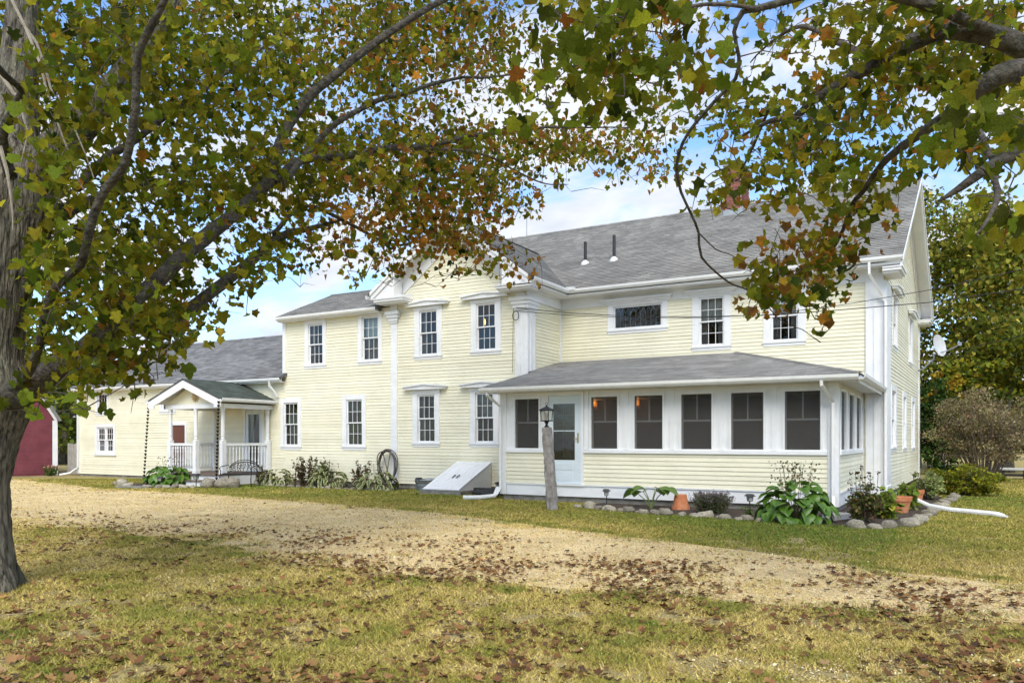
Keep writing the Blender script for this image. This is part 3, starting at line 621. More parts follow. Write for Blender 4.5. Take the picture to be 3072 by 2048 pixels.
# ---- chimney of brick
CHB = MB(); CHB.box(-5.10, -4.57, 4.36, 5.42, 8.4, 10.45); CH = CHB.build('chimney', MORT, HOUSE)
bm = MB().box(-.098, .098, -.006, .05, -.029, .029).mesh('brick', BRICK); bm2 = MB().box(-.047, .047, -.006, .05, -.029, .029).mesh('brick', BRICK)
nr = int((10.45 - 8.95) / .0665)
for i in range(nr):
    z = 8.98 + i * .0665; off = .1 if i % 2 else 0
    s = -5.10 + .1 - off
    while s < -4.57:
        a, b = max(s - .1, -5.108), min(s + .1, -4.562)
        if b - a > .15: link('brick', bm, CH, loc=((a + b) / 2, 4.36 - random.uniform(0, .004), z), scale=((b - a - .008) / .196, 1, 1))
        elif b - a > .04: link('brick', bm2, CH, loc=((a + b) / 2, 4.36 - random.uniform(0, .004), z), scale=((b - a - .008) / .094, 1, 1))
        s += .2
    if True:
        sd = MB()
        for k in range(5):
            y = 4.40 + .2 * k + (.1 - off)
            if y < 5.38: sd.box(-4.61, -4.563 + random.uniform(0, .004), y - .096 if y > 4.46 else 4.37, min(y + .096, 5.42), z - .029, z + .029)
        sd.build('brick_course', BRICK, CH)
m = MB(); m.box(-5.15, -4.52, 4.32, 4.355, 8.75, 9.03); m.box(-4.555, -4.52, 4.356, 5.42, 8.75, 9.25); m.box(-5.24, -4.45, 4.20, 4.33, 8.72, 8.80); m.build('flashing', LEAD, CH)
MB().box(-5.16, -4.51, 4.30, 5.48, 10.451, 10.53).build('chimney_cap', CONC, CH)
for x, zt in ((-8.80, 7.82), (-7.81, 7.90)):
    zb = EZ + SL * (1.45 + .52) - .02
    v = MB().lathe([(.05, 0), (.05, zt - zb), (.04, zt - zb), (.04, zt - zb - .1)], (x, 1.45, zb), 14).build('vent_pipe', BLKPL, HOUSE)
    MB().lathe([(.15, -.06), (.12, .05), (.055, .1), (.055, .11)], (x, 1.45, zb), 14).build('pipe_boot', PLAS, v)
MB().tube([(-13.0, 5.2, 9.3), (-13.0, 5.2, 10.6)], .012, 5).build('antenna', GALV, HOUSE)
# ---- screened porch
pw = [(-7.99, -7.32), (-5.92, -5.26), (-4.84, -4.17), (-3.74, -3.06), (-2.64, -1.96), (-1.53, -.83)]
psw = [(-4.12, -3.34), (-2.81, -1.89), (-1.44, -.55)]
PW0, PW1 = 1.29, 2.50
def panel_wall(fr, s0, s1, z0, z1, ops, batt):
    m = MB(fr); zb = sorted(set([z0, z1] + [q for o in ops for q in o[2:4] if z0 < q < z1]))
    for a, b in zip(zb[:-1], zb[1:]):
        zm = (a + b) / 2
        for p, q in sub_iv([(s0, s1)], [o[:2] for o in ops if o[2] < zm < o[3]]): m.box(p, q, -.08, 0, a, b)
    w = m.build('porch_wall', WHT, HOUSE)
    for x in batt: MB(fr).box(x - .055, x + .055, .0005, .018, PW0 - .02, z1).build('batten', WHT, w)
    return w
DO = (-7.05, -6.18, .44, 2.56)
panel_wall(fP, -8.24, -.69, 1.19, 2.66, [(a, b, PW0, PW1) for a, b in pw] + [(DO[0], DO[1], 0, 2.56)], [-5.05, -3.955, -2.85, -1.745, -6.045])
panel_wall(PSIDE, -4.42, -.02, 1.19, 2.66, [(a, b, PW0, PW1) for a, b in psw], [])
def screen_window(fr, a, b, side=False):
    m = MB(fr); e = .045
    m.box(a - e, a, .0, .03, PW0 - e, PW1 + e); m.box(b, b + e, .0, .03, PW0 - e, PW1 + e); m.box(a, b, .0, .029, PW1, PW1 + e); m.box(a, b, .0, .029, PW0 - e + .012, PW0)
    m.box(a - e - .02, b + e + .02, .0, .022, PW1 + e, PW1 + e + .02)
    w = m.build('screen_window', WHT, HOUSE)
    MB(fr).box(a, b, -.014, -.012, PW0, PW1).build('screen', SCREEN, w)
    k = MB(fr); zc = PW0 + (PW1 - PW0) * .52
    k.box(a, b, -.060, -.03, zc - .018, zc + .018); k.box((a + b) / 2 - .014, (a + b) / 2 + .014, -.055, -.03, zc + .018, PW1); k.box(a, a + .03, -.061, -.03, PW0, PW1); k.box(b - .03, b, -.061, -.03, PW0, PW1)
    k.build('mullion', WHT, w)
for a, b in pw: screen_window(fP, a, b)
for a, b in psw: screen_window(PSIDE, a, b)
clap_wall('porch_knee_wall', fP, .43, 1.19, lambda z: [(-8.24, -7.12), (-6.11, -.65)], [])
clap_wall('porch_knee_wall', PSIDE, .43, 1.19, lambda z: [(-4.42, -.02)], [])
boxes('corner_post', WHT, HOUSE, [(-8.42, -8.24, P - .03, P + .1, .14, 2.66), (-.69, -.48, P - .03, P - .001, .14, 2.66), (-.509, -.48, P - .0005, P + .16, .14, 2.66), (-.54, -.485, -.10, -.005, .3, 2.66)])
m = MB(fP); m.box(-8.235, -7.12, .0, .055, 1.185, 1.262); m.box(-6.11, -.695, .0, .055, 1.185, 1.262); m.build('sill_board', WHT, HOUSE)
MB(PSIDE).box(-4.34, -.105, .0, .055, 1.185, 1.262).build('sill_board', WHT, HOUSE)
m = MB(fP); m.box(-8.23, -.70, .0, .024, .14, .40); m.box(-8.23, -7.13, .0, .05, .401, .428); m.box(-6.10, -.70, .0, .05, .401, .428); m.build('skirt_board', WHT, HOUSE)
m = MB(PSIDE); m.box(-4.33, -.02, .0, .024, .14, .40); m.box(-4.33, -.02, .0, .05, .401, .428); m.build('skirt_board', WHT, HOUSE)
m = MB(); m.box(-8.35, -.56, P + .1, -.12, .30, .42); m.build('porch_floor', DECK, HOUSE)
m = MB(); m.box(-8.70, -.06, -4.95, -.12, 2.662, 2.70); m.box(-8.70, -.06, -4.951, -4.93, 2.701, 2.77); m.box(-.062, -.05, -4.93, -.06, 2.60, 2.77); m.build('porch_ceiling', WHT, HOUSE)
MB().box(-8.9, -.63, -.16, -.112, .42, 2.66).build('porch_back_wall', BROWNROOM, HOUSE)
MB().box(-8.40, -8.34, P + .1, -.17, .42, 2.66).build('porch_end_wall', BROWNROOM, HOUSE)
# porch storm door
m = MB(fP); m.box(-7.12, -7.045, .0, .04, .44, 2.56); m.box(-6.185, -6.11, .0, .04, .44, 2.56); m.box(-7.12, -6.11, .0, .041, 2.56, 2.655); m.box(-7.15, -6.08, .0, .075, .40, .44); m.build('door_frame', WHT, HOUSE)
d = MB(fP); a, b = -7.04, -6.19
d.box(a, a + .115, -.02, .02, .445, 2.555); d.box(b - .155, b, -.02, .02, .445, 2.555); d.box(a + .115, b - .155, -.02, .02, 2.36, 2.555); d.box(a + .115, b - .155, -.02, .02, .445, 1.01)
d.box(a + .115, b - .155, -.018, .018, 1.70, 1.72); d.box(a + .16, b - .20, .0205, .028, .78, .93); d.box(a + .16, b - .20, .0205, .028, .52, .70)
dr = d.build('storm_door', DOORB, HOUSE)
pane(dr, fP, a + .115, b - .155, 1.01, 1.70, 0, GLASS); pane(dr, fP, a + .115, b - .155, 1.72, 2.36, 0, GLASS)
hm = MB(fP); hm.box(b - .085, b - .055, .02, .03, 1.42, 1.66); hm.tube([(b - .07, .03, 1.52), (b - .07, .07, 1.52), (b - .17, .075, 1.53)], .009, 6); hm.build('handle', BRASS, dr)
m = MB(fP); m.box(a, b, -.32, -.28, .44, 2.55); m.build('inner_door', mat('olive_inner_door', (.035, .035, .02), (.06, .06, .032), scale=3, rough=.5), dr)
m = MB(fP)
for x in (-6.78, -6.60): m.box(x - .008, x + .008, -.28, -.265, 1.05, 2.32)
for z in (1.25, 1.55, 1.85, 2.1): m.box(-6.92, -6.35, -.28, -.266, z - .007, z + .007)
m.build('inner_door_bars', mat('olive_bar', (.12, .12, .07), rough=.6), dr)
# ---- portico
PX = {'L': -21.62, 'M': -20.32, 'R': -19.02}; PY = -4.2; DZ = .38
m = MB(); m.box(-21.78, -18.88, -4.28, -4.12, 2.52, 2.66); m.box(-21.78, -21.62, -4.119, -2.21, 2.521, 2.66); m.box(-19.04, -18.88, -4.119, -2.21, 2.521, 2.66); m.box(-21.61, -19.05, -4.11, -2.21, 2.61, 2.65)
sl2 = (3.5 - 2.82) / 1.78
for sg in (-1, 1):
    c = -20.5; zi = lambda x, o: 3.5 - o - sl2 * x
    m.prism([(c, zi(0, .30)), (c + sg * 1.50, zi(1.50, .30)), (c + sg * 1.50, zi(1.78, .29)), (c + sg * 1.80, zi(1.78, .27)), (c + sg * 1.80, zi(1.80, .03)), (c, zi(0, .03))], 1, -4.57, -4.53)
    m.prism([(c, zi(0, .10)), (c + sg * 1.78, zi(1.78, .10)), (c + sg * 1.78, zi(1.78, .06)), (c, zi(0, .06))], 1, -4.529, -2.21)
PORT = m.build('portico', WHT, HOUSE)
MB().prism([(-21.9, 2.661), (-19.1, 2.661), (-20.5, 3.34)], 1, -4.2, -4.15).build('pediment', YEL, PORT)
for x0 in (-22.28, -18.72):
    sg = 1 if x0 > -20 else -1
    r = roof_slab('portico_roof', [(x0, -4.58, 2.82), (x0, -2.2, 2.82), (-20.5, -2.2, 3.5), (-20.5, -4.58, 3.5)], th=.05)
    shingles(r, [(x0, -4.58, 2.82), (-20.5, -4.58, 3.5)], [(x0, -2.2, 2.82), (-20.5, -2.2, 3.5)], SHG3, expo=.13)
gutter((-18.70, -4.58), (-18.70, -2.25), (1, 0), 2.71); gutter((-22.30, -4.58), (-22.30, -2.25), (-1, 0), 2.71)
def column(x, y, half=False):
    m = MB(); m.box(x - .075, x + .075, y - .075, y + .075, DZ, 1.48); m.box(x - .09, x + .09, y - .09, y + .09, DZ + .001, DZ + .12) if not half else None
    m.lathe([(.07, 1.48), (.055, 1.50), (.068, 1.53), (.05, 1.57), (.062, 1.62), (.056, 2.36), (.068, 2.38), (.056, 2.41), (.075, 2.44), (.075, 2.52)], (x, y, 0), 14)
    m.build('column', WHT, PORT)
for k in PX: column(PX[k], PY)
column(-21.72, -2.32, True); column(-19.02, -2.32, True)
bal = MB().lathe([(.022, 0), (.022, .16), (.013, .19), (.024, .24), (.017, .34), (.014, .50), (.022, .57), (.013, .60), (.022, .64), (.022, .76)], (0, 0, 0), 8).mesh('baluster', WHT, True)
def railing(a, b):
    a = np.array(a); b = np.array(b); L = np.linalg.norm(b - a); e = (b - a) / L; n = np.array((-e[1], e[0])); m = MB()
    for w, z0, z1 in ((.045, 1.30, 1.38), (.03, .48, .545)):
        c = [a - n * w, b - n * w, b + n * w, a + n * w]; m.hexa([(*q, z0) for q in c], [(*q, z1) for q in c])
    m.build('rail', WHT, PORT); k = int(L / .125)
    for i in range(k): q = a + e * L * (i + .5) / k; link('baluster', bal, PORT, loc=(q[0], q[1], .542))
railing((PX['L'] + .075, PY), (PX['M'] - .075, PY)); railing((PX['L'] - .02, PY + .08), (-21.72, -2.40)); railing((PX['R'], PY + .08), (-19.02, -2.40))
m = MB()
for i in range(14): m.box(-21.95 + i * .2185, -21.95 + i * .2185 + .212, -4.38, -2.21, .335, DZ)
m.box(-20.05, -18.85, -4.86, -4.40, .16, .19); m.build('deck', DECK, PORT)
m = MB(); m.box(-21.9, -18.92, -4.33, -4.29, .03, .334); m.box(-18.94, -18.91, -4.289, -2.21, .03, .334); m.box(-20.02, -18.88, -4.82, -4.78, .0, .16); m.box(-20.02, -19.98, -4.779, -4.33, .0, .16); m.box(-18.92, -18.88, -4.779, -4.335, .0, .16); m.build('riser', WHT, PORT)
# wing storm door
m = MB(fG); m.box(-20.33, -20.22, 0, .04, .38, 2.56); m.box(-19.40, -19.29, 0, .04, .38, 2.56); m.box(-20.33, -19.29, 0, .041, 2.56, 2.66); m.build('door_frame', WHT, HOUSE)
d = MB(fG); a, b = -20.215, -19.405
d.box(a, a + .13, -.02, .02, .39, 2.55); d.box(b - .13, b, -.02, .02, .39, 2.55); d.box(a + .13, b - .13, -.02, .02, 2.38, 2.55); d.box(a + .13, b - .13, -.02, .02, .39, .62); d.box(a + .13, b - .13, -.018, .018, 1.36, 1.39)
dr = d.build('storm_door', DOORB, HOUSE); pane(dr, fG, a + .13, b - .13, .62, 1.36, 0, GLASS); pane(dr, fG, a + .13, b - .13, 1.39, 2.38, 0, GLASS)
MB(fG).tube([(a + .06, .02, 1.32), (a + .06, .06, 1.32), (a + .06, .06, 1.16), (a + .06, .02, 1.16)], .009, 6).build('handle', IRON, dr)
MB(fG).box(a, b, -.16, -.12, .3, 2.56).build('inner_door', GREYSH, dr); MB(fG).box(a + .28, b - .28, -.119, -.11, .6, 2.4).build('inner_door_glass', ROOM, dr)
m = MB(fG); m.box(-24.26, -24.15, 0, .04, .2, 2.04); m.box(-23.45, -23.34, 0, .04, .2, 2.04); m.box(-24.26, -23.34, 0, .041, 2.04, 2.16); m.build('door_frame', WHT, HOUSE)
MB(fG).box(-24.145, -23.455, -.03, .01, .2, 2.035).build('brown_door', BRWN, HOUSE)
# ---- downspouts
def spout(pts, r=.042): return MB().tube(pts, r, 4).build('downspout', PLAS, HOUSE)
spout([(-8.52, -4.99, 2.68), (-8.52, -4.99, 2.60), (-8.36, -4.60, 2.32), (-8.36, -4.60, .30), (-8.40, -4.72, .14), (-8.50, -4.85, .10)])
MB().tube([(-8.42, -4.62, .30), (-8.45, -4.75, .10), (-8.7, -5.05, .07), (-9.05, -5.25, .065)], .055, 10).build('drain_pipe', PLAS, HOUSE)
spout([(-.74, -5.0, 2.68), (-.74, -5.0, 2.58), (-.58, -4.60, 2.25), (-.58, -4.60, .36), (-.55, -4.75, .18), (-.50, -4.95, .12)])
spout([(-.30, -.54, 5.82), (-.30, -.54, 5.55), (-.05, -.16, 5.05), (.03, -.12, 4.9), (.03, -.12, .15)])
spout([(-30.12, -2.50, 3.48), (-30.12, -2.50, 3.42), (-30.12, -2.28, 3.2), (-30.12, -2.28, .35), (-30.3, -2.5, .12), (-30.6, -2.75, .05)])
spout([(-18.75, -2.50, 3.48), (-18.75, -2.48, 3.30), (-18.65, -2.36, 3.12), (-18.60, -2.30, 2.95)])
finish_claps()

# ------------------------------------------------------------------ things beside and on the house
def thing_mesh(name, m, mt, label, cat, group=None, smooth=False, loc=None, rz=0):
    o = m.build(name, mt, None, smooth, loc, (0, 0, rz)); return tag(o, label, cat, group)
# red barn
BARN = empty('red_barn', (-31.4, -2.4, 0), math.radians(67), label='dark red barn with gambrel end and white corner board behind the maple trunk', cat='barn')
prof = [(0, 0), (0, 2.35), (-1.15, 4.3), (-3.6, 5.5), (-6.05, 4.3), (-7.2, 2.35), (-7.2, 0)]
MB().prism(prof, 1, .02, 6).build('wall', REDS, BARN)
m = MB(); z = .08
def bw_(z): return np.interp(z, [0, 2.35, 4.3, 5.5], [0, 0, -1.15, -3.6]), np.interp(z, [0, 2.35, 4.3, 5.5], [-7.2, -7.2, -6.05, -3.6])
while z < 5.3:
    r, l = bw_(z + .05); m._add([(l, .02, z), (r, .02, z), (r, -.002, z), (l, -.002, z), (l, .02, z + .085), (r, .02, z + .085), (r, .014, z + .085), (l, .014, z + .085)], CF); z += .078
tag(m.build('siding', REDS, BARN), kind='stuff')
m = MB(); m.box(-.17, .02, -.04, -.003, .02, 2.3); m.box(-.0, .02, -.002, .2, .02, 2.3); m.build('corner_board', WHT, BARN)
m = MB()
for i in range(1, 5):
    a, b = np.array(prof[i]), np.array(prof[i + 1]); n = np.array((-(b - a)[1], (b - a)[0])); n = -n / np.linalg.norm(n); n = n if n[1] > 0 else -n
    e = (b - a) / np.linalg.norm(b - a) * .1
    m.prism([tuple(a - e * (i == 1)), tuple(b + e * (i == 4)), tuple(b + e * (i == 4) + n * .1), tuple(a - e * (i == 1) + n * .1)], 1, -.25, 6.2)
m.build('roof', SHG2, BARN)
m = MB()
for i in range(1, 5):
    a, b = np.array(prof[i]), np.array(prof[i + 1]); m.prism([tuple(a), tuple(b), (b[0], b[1] - .2), (a[0], a[1] - .2)], 1, -.06, -.003)
m.build('rake_board', WHT, BARN)
# plank fence between barn and wing
FEN = empty('plank_fence', (-31.3, -2.0, 0), label='weathered grey plank fence between the red barn and the yellow wing', cat='fence')
for i in range(7):
    h = 1.34 + random.uniform(-.03, .03); x = i * .142
    MB().prism([(x, .05), (x + .132, .05), (x + .132, h - .03), (x + .105, h), (x + .027, h), (x, h - .03)], 1, -.01, .012).build('plank', FENCE, FEN)
m = MB(); m.box(0, 1.0, .013, .05, .3, .39); m.box(0, 1.0, .013, .05, 1.0, 1.09); m.build('fence_rail', FENCE, FEN)
g = empty('yard_gate', (-33.2, 1.2, 0), label='white framed wire gate with diagonal braces behind the plank fence', cat='gate')
m = MB(); m.box(0, 2.6, 0, .04, 1.78, 1.84); m.box(0, 2.6, 0, .04, .1, .16); m.box(0, .05, 0, .04, .16, 1.78); m.box(2.55, 2.6, 0, .04, .16, 1.78); m.tube([(.05, .02, 1.75), (1.5, .02, .2)], .025, 5); m.tube([(2.5, .02, 1.75), (1.2, .02, .2)], .025, 5); m.build('gate_frame', WHT, g)
m = MB()
for i in range(18): m.tube([(.1 + i * .14, .02, .16), (.1 + i * .14, .02, 1.78)], .004, 3, caps=False)
m.build('gate_wire', GALV, g)

# granite post with lantern
LP = empty('lamp_post', (-5.87, -6.6, 0), label='leaning rough granite post carrying a black lantern, in front of the porch door', cat='lamp post')
def granite():
    n = 26; V = []; Fc = []; k = 20; rg = np.random.default_rng(3)
    for i in range(n):
        t = i / (n - 1); z = -.1 + t * 1.86; cx = -.15 * t; w = .122 - .018 * t; d = .11 - .015 * t
        for j in range(k):
            a = 2 * math.pi * j / k; c, s_ = math.cos(a), math.sin(a); q = 1 / max(abs(c), abs(s_)) ; q = .25 + .75 * q
            nn = 1 + .16 * (vnoise(j * .9 + 5, i * 1.0, 1.0, 11) - .5) + .14 * (vnoise(j * 2.1, i * 2.3, 1.0, 12) - .5)
            V.append((cx + w * c * q * nn * .92, d * s_ * q * nn * .92, z + (.02 * (vnoise(j, 0, 1, 4) - .5) if i == n - 1 else 0)))
    for i in range(n - 1):
        for j in range(k): Fc.append((i * k + j, i * k + (j + 1) % k, (i + 1) * k + (j + 1) % k, (i + 1) * k + j))
    Fc.append(tuple((n - 1) * k + j for j in range(k)))
    m = MB(); m._add(V, Fc); return m
granite().build('granite_post', GRAN, LP)
LX = -.155
m = MB(); m.lathe([(.055, 1.75), (.055, 1.78), (.028, 1.80), (.028, 1.84), (.045, 1.87), (.06, 1.89)], (LX, 0, 0), 12)
m.box(LX - .105, LX + .105, -.105, .105, 1.89, 1.91); m.box(LX - .115, LX + .115, -.115, .115, 2.115, 2.13)
for sx in (-1, 1):
    for sy in (-1, 1): m.tube([(LX + sx * .085, sy * .085, 1.91), (LX + sx * .098, sy * .098, 2.115)], .009, 5)
m.hexa([(LX - .135, -.135, 2.131), (LX + .135, -.135, 2.131), (LX + .135, .135, 2.131), (LX - .135, .135, 2.131)], [(LX - .03, -.03, 2.20), (LX + .03, -.03, 2.20), (LX + .03, .03, 2.20), (LX - .03, .03, 2.20)])
m.lathe([(.02, 2.2), (.026, 2.215), (.01, 2.235)], (LX, 0, 0), 8)
m.tube([(LX + .028 * math.cos(a), 0, 2.262 + .028 * math.sin(a)) for a in np.linspace(0, 6.28, 13)], .006, 5)
LN = m.build('lantern', IRON, LP)
m = MB()
for a, b in (((-1, -1), (1, -1)), ((1, -1), (1, 1)), ((1, 1), (-1, 1)), ((-1, 1), (-1, -1))):
    m.poly([(LX + a[0] * .082, a[1] * .082, 1.912), (LX + b[0] * .082, b[1] * .082, 1.912), (LX + b[0] * .095, b[1] * .095, 2.113), (LX + a[0] * .095, a[1] * .095, 2.113)])
m.build('lantern_glass', LAMPGL, LN)
MB().lathe([(.018, 1.912), (.018, 1.95), (.03, 1.99), (.034, 2.03), (.02, 2.06), (.004, 2.07)], (LX, 0, 0), 10).build('bulb', mat('frosted_bulb', (.75, .72, .62), rough=.3), LN)

# solar path lights
def path_light(x, y, h, label, sc=1.0):
    e = empty('path_light', (x, y, 0), random.uniform(0, 1), label, 'path light', 'black solar path lights around the house')
    MB().tube([(0, 0, -.02), (random.uniform(-.01, .01), 0, h * .62)], .012 * sc, 6).build('stake', BLKPL, e)
    m = MB(); w = .055 * sc
    m.box(-w * .8, w * .8, -w * .8, w * .8, h * .60, h * .63)
    for sx in (-1, 1):
        for sy in (-1, 1): m.tube([(sx * w * .7, sy * w * .7, h * .63), (sx * w * .95, sy * w * .95, h * .87)], .007, 4)
    m.hexa([(-w * 1.7, -w * 1.7, h * .87), (w * 1.7, -w * 1.7, h * .87), (w * 1.7, w * 1.7, h * .87), (-w * 1.7, w * 1.7, h * .87)], [(-w, -w, h), (w, -w, h), (w, w, h), (-w, w, h)])
    hd = m.build('lamp_head', BLKPL, e)
    MB().hexa([(-w * .62, -w * .62, h * .632), (w * .62, -w * .62, h * .632), (w * .62, w * .62, h * .632), (-w * .62, w * .62, h * .632)], [(-w * .85, -w * .85, h * .868), (w * .85, -w * .85, h * .868), (w * .85, w * .85, h * .868), (-w * .85, w * .85, h * .868)]).build('lens', mat('cloudy_lens', (.5, .5, .47), rough=.3), hd)
path_light(-12.05, -3.05, .40, 'black solar path light beside the galvanised tub'); path_light(-8.78, -4.0, .40, 'black solar path light at the foot of the left porch post')
path_light(-5.33, -5.0, .38, 'black solar path light right of the granite lamp post'); path_light(-2.13, -5.0, .38, 'black solar path light left of the big green hosta')
path_light(-19.85, -5.9, .36, 'black solar path light in front of the hosta by the portico'); path_light(-19.05, -5.2, .44, 'black solar path light left of the portico step', 1.25)

# cellar bulkhead
BK = empty('cellar_bulkhead', (-10.66, -3.0, 0), label='white sloping cellar bulkhead doors against the yellow gable wall', cat='cellar door')
def bz(y): return .13 + (y + .9) / 1.62 * .68          # local y: -.9 front .. +.72 wall
for i, x0 in enumerate((-.60, .0)):
    m = MB()
    for k in range(4):
        a = x0 + k * .15 + .003; b = a + .144 if k < 3 else x0 + .598
        m.hexa([(a, -.93, bz(-.93)), (b, -.93, bz(-.93)), (b, .75, bz(.75)), (a, .75, bz(.75))], [(a, -.945, bz(-.93) + .03), (b, -.945, bz(-.93) + .03), (b, .75, bz(.75) + .03), (a, .75, bz(.75) + .03)])
    lf = m.build('door_leaf', WHT, BK)
    hx = -.07 if i == 0 else .07
    pts = [(hx, -.28 + .16 * t, bz(-.28 + .16 * t) + .03 + .05 * math.sin(math.pi * t)) for t in np.linspace(0, 1, 7)]
    MB().tube([(p[0] + .05 * math.sin(3 * q), p[1], p[2]) for p, q in zip(pts, np.linspace(0, 1, 7))], .014, 6).build('handle', IRON, lf)
for x0, x1 in ((-.585, -.55), (.55, .585)): MB().prism([(-.9, .11), (.75, .11), (.75, bz(.75) - .002), (-.9, bz(-.9) - .002)], 0, x0, x1).build('cheek', WHT, BK)
m = MB(); m.box(-.68, .68, -.98, -.90, -.05, .105); m.box(-.68, -.58, -.899, .75, -.05, .105); m.box(.58, .68, -.899, .75, -.05, .105); m.box(-.58, .58, -.899, .75, -.05, .08); m.build('concrete_kerb', CONC, BK)

# wall hose, tub, spigot, black pipe coil
e = empty('garden_hose', (-13.72, -2.34, .2), label='long grey garden hose hung in loops on the gable pilaster', cat='hose')
for k in range(7):
    w = .33 + random.uniform(-.05, .03); h = .47 + random.uniform(-.05, .03); y = -.03 - .02 * k + random.uniform(-.01, .01); sk = random.uniform(-.05, .05)
    pts = [(w * math.sin(a) * (1 + .15 * math.cos(a)) + sk * math.cos(a), y + .03 * math.sin(2 * a + k), .5 + h * math.cos(a) - (0 if math.cos(a) > 0 else .03 * k)) for a in np.linspace(0, 2 * math.pi, 28)]
    MB().tube(pts, .016, 6).build('hose_loop', RUBBER, e, True)
MB().tube([(-.18, -.06, .85), (0, -.10, .4), (.12, -.06, -.05)], .016, 6).build('hose_loop', RUBBER, e, True)
MB().tube([(.1, -.06, .9), (.05, -.12, .45), (-.14, -.06, .0), (-.2, -.1, -.12)], .016, 6).build('hose_loop', RUBBER, e, True)
MB().tube([(0, .1, .95), (0, -.12, .95), (0, -.16, 1.0)], .02, 6).build('hose_hook', IRON, e)
e = empty('wash_tub', (-11.95, -2.72, 0), label='galvanised steel tub standing left of the white bulkhead', cat='tub')
m = MB(); m.lathe([(.0, .0), (.34, .0), (.36, .08), (.355, .10), (.365, .12), (.375, .20), (.37, .22), (.385, .24), (.395, .31), (.405, .32), (.40, .335), (.385, .33), (.36, .1), (.0, .08)], (0, 0, 0), 28); m.build('basin', GALV, e, True)
MB().tube([(.40, -.06, .27), (.45, -.06, .25), (.45, .06, .25), (.40, .06, .27)], .008, 5).build('handle', GALV, e)
e = empty('hose_tap', (-11.45, -2.21, .42), label='brass hose tap on the wall above the steel tub', cat='tap')
m = MB(); m.tube([(0, 0, 0), (0, -.1, 0), (.0, -.14, -.05)], .018, 8); m.tube([(-.03, -.07, .05), (.03, -.07, .05)], .01, 6); m.tube([(0, -.07, 0), (0, -.07, .05)], .008, 6); m.build('tap_body', BRASS, e)
e = empty('drain_coil', (-9.35, -3.55, 0), label='coiled black corrugated drain pipe between bulkhead and porch post', cat='pipe')
pts = []
for t in np.linspace(0, 1, 90): a = t * 2 * math.pi * 2.6; rr = .30 + .04 * math.sin(a * .4); pts.append((rr * 1.3 * math.cos(a) - .02, rr * .8 * math.sin(a), .055 + .07 * t * 1.5))
MB().tube(pts, [.042 + .008 * (i % 2) for i in range(90)], 8).build('coil', BLKPL, e)
MB().tube([(.3, .1, .2), (.55, .15, .33), (.78, .0, .42)], .05, 8).build('pipe_neck', BLKPL, e)

# iron bench in front of the portico
def bench():
    e = empty('garden_bench', (-18.3, -3.95, 0), math.radians(14), 'ornate black iron garden bench beside the portico steps', 'bench')
    W = .56
    m = MB()
    for k in range(5): m.tube([(-W, -.12 - .08 * k, .42 - .01 * abs(k - 2)), (W, -.12 - .08 * k, .42 - .01 * abs(k - 2))], .014, 5)
    m.build('seat', IRON, e)
    m = MB()
    arch = lambda x, h: .44 + h * math.sqrt(max(0, 1 - (x / W) ** 2 * .82))
    for h in (.41, .35): m.tube([(x, -.02 + .10 * (arch(x, h) - .44), arch(x, h)) for x in np.linspace(-W, W, 17)], .013, 5)
    m.tube([(-W, -.05, .47), (W, -.05, .47)], .012, 5)
    rg = random.Random(4)
    for k in range(9):
        x = -W * .86 + k * W * 1.72 / 8; zt = arch(x, .35)
        m.tube([(x + .035 * math.sin(q * 5 + k), -.03 + .05 * q, .47 + (zt - .47) * q) for q in np.linspace(0, 1, 7)], .008, 5)
        for q in (.3, .6, .85):
            cxx, cz, r = x + rg.uniform(-.03, .03), .47 + (zt - .47) * q, .045
            m.tube([(cxx + r * math.cos(a), -.02 + .04 * q, cz + r * .8 * math.sin(a)) for a in np.linspace(0, 5.2, 10)], .007, 4)
    m.build('backrest', IRON, e)
    for sx in (-1, 1):
        m = MB(); m.tube([(sx * W, -.03, .46), (sx * W, -.06, .25), (sx * (W - .01), -.02, 0)], .016, 6); m.build('leg', IRON, e)
        m = MB(); m.tube([(sx * W, -.46, .44), (sx * (W + .01), -.50, .25), (sx * W, -.46, 0)], .016, 6); m.build('leg', IRON, e)
        m = MB(); m.tube([(sx * W, -.04, .68), (sx * W, -.2, .67), (sx * (W + .01), -.42, .64), (sx * (W + .01), -.50, .58), (sx * W, -.45, .52), (sx * W, -.46, .44)], .014, 6); m.build('armrest', IRON, e)
bench()

# rain chains
cup = MB().lathe([(.012, 0), (.02, .0), (.048, .075), (.044, .075), (.012, .01)], (0, 0, 0), 8).mesh('cup', IRON)
def rain_chain(top, bot, n, label):
    e = empty('rain_chain', bot, 0, label, 'rain chain', 'rain chains of the portico')
    t = np.array(top) - np.array(bot)
    for i in range(n): q = t * (i + .5) / n; link('cup', cup, e, loc=q, rot=(0, 0, random.uniform(0, 1)))
    MB().tube([(0, 0, 0), tuple(t)], .004, 4).build('chain', IRON, e)
rain_chain((-22.36, -4.50, 2.70), (-22.62, -4.50, .05), 22, 'black cup rain chain at the left end of the portico, above the hosta')
rain_chain((-18.74, -4.60, 2.70), (-18.85, -4.60, .05), 23, 'black cup rain chain in front of the portico column by the step')
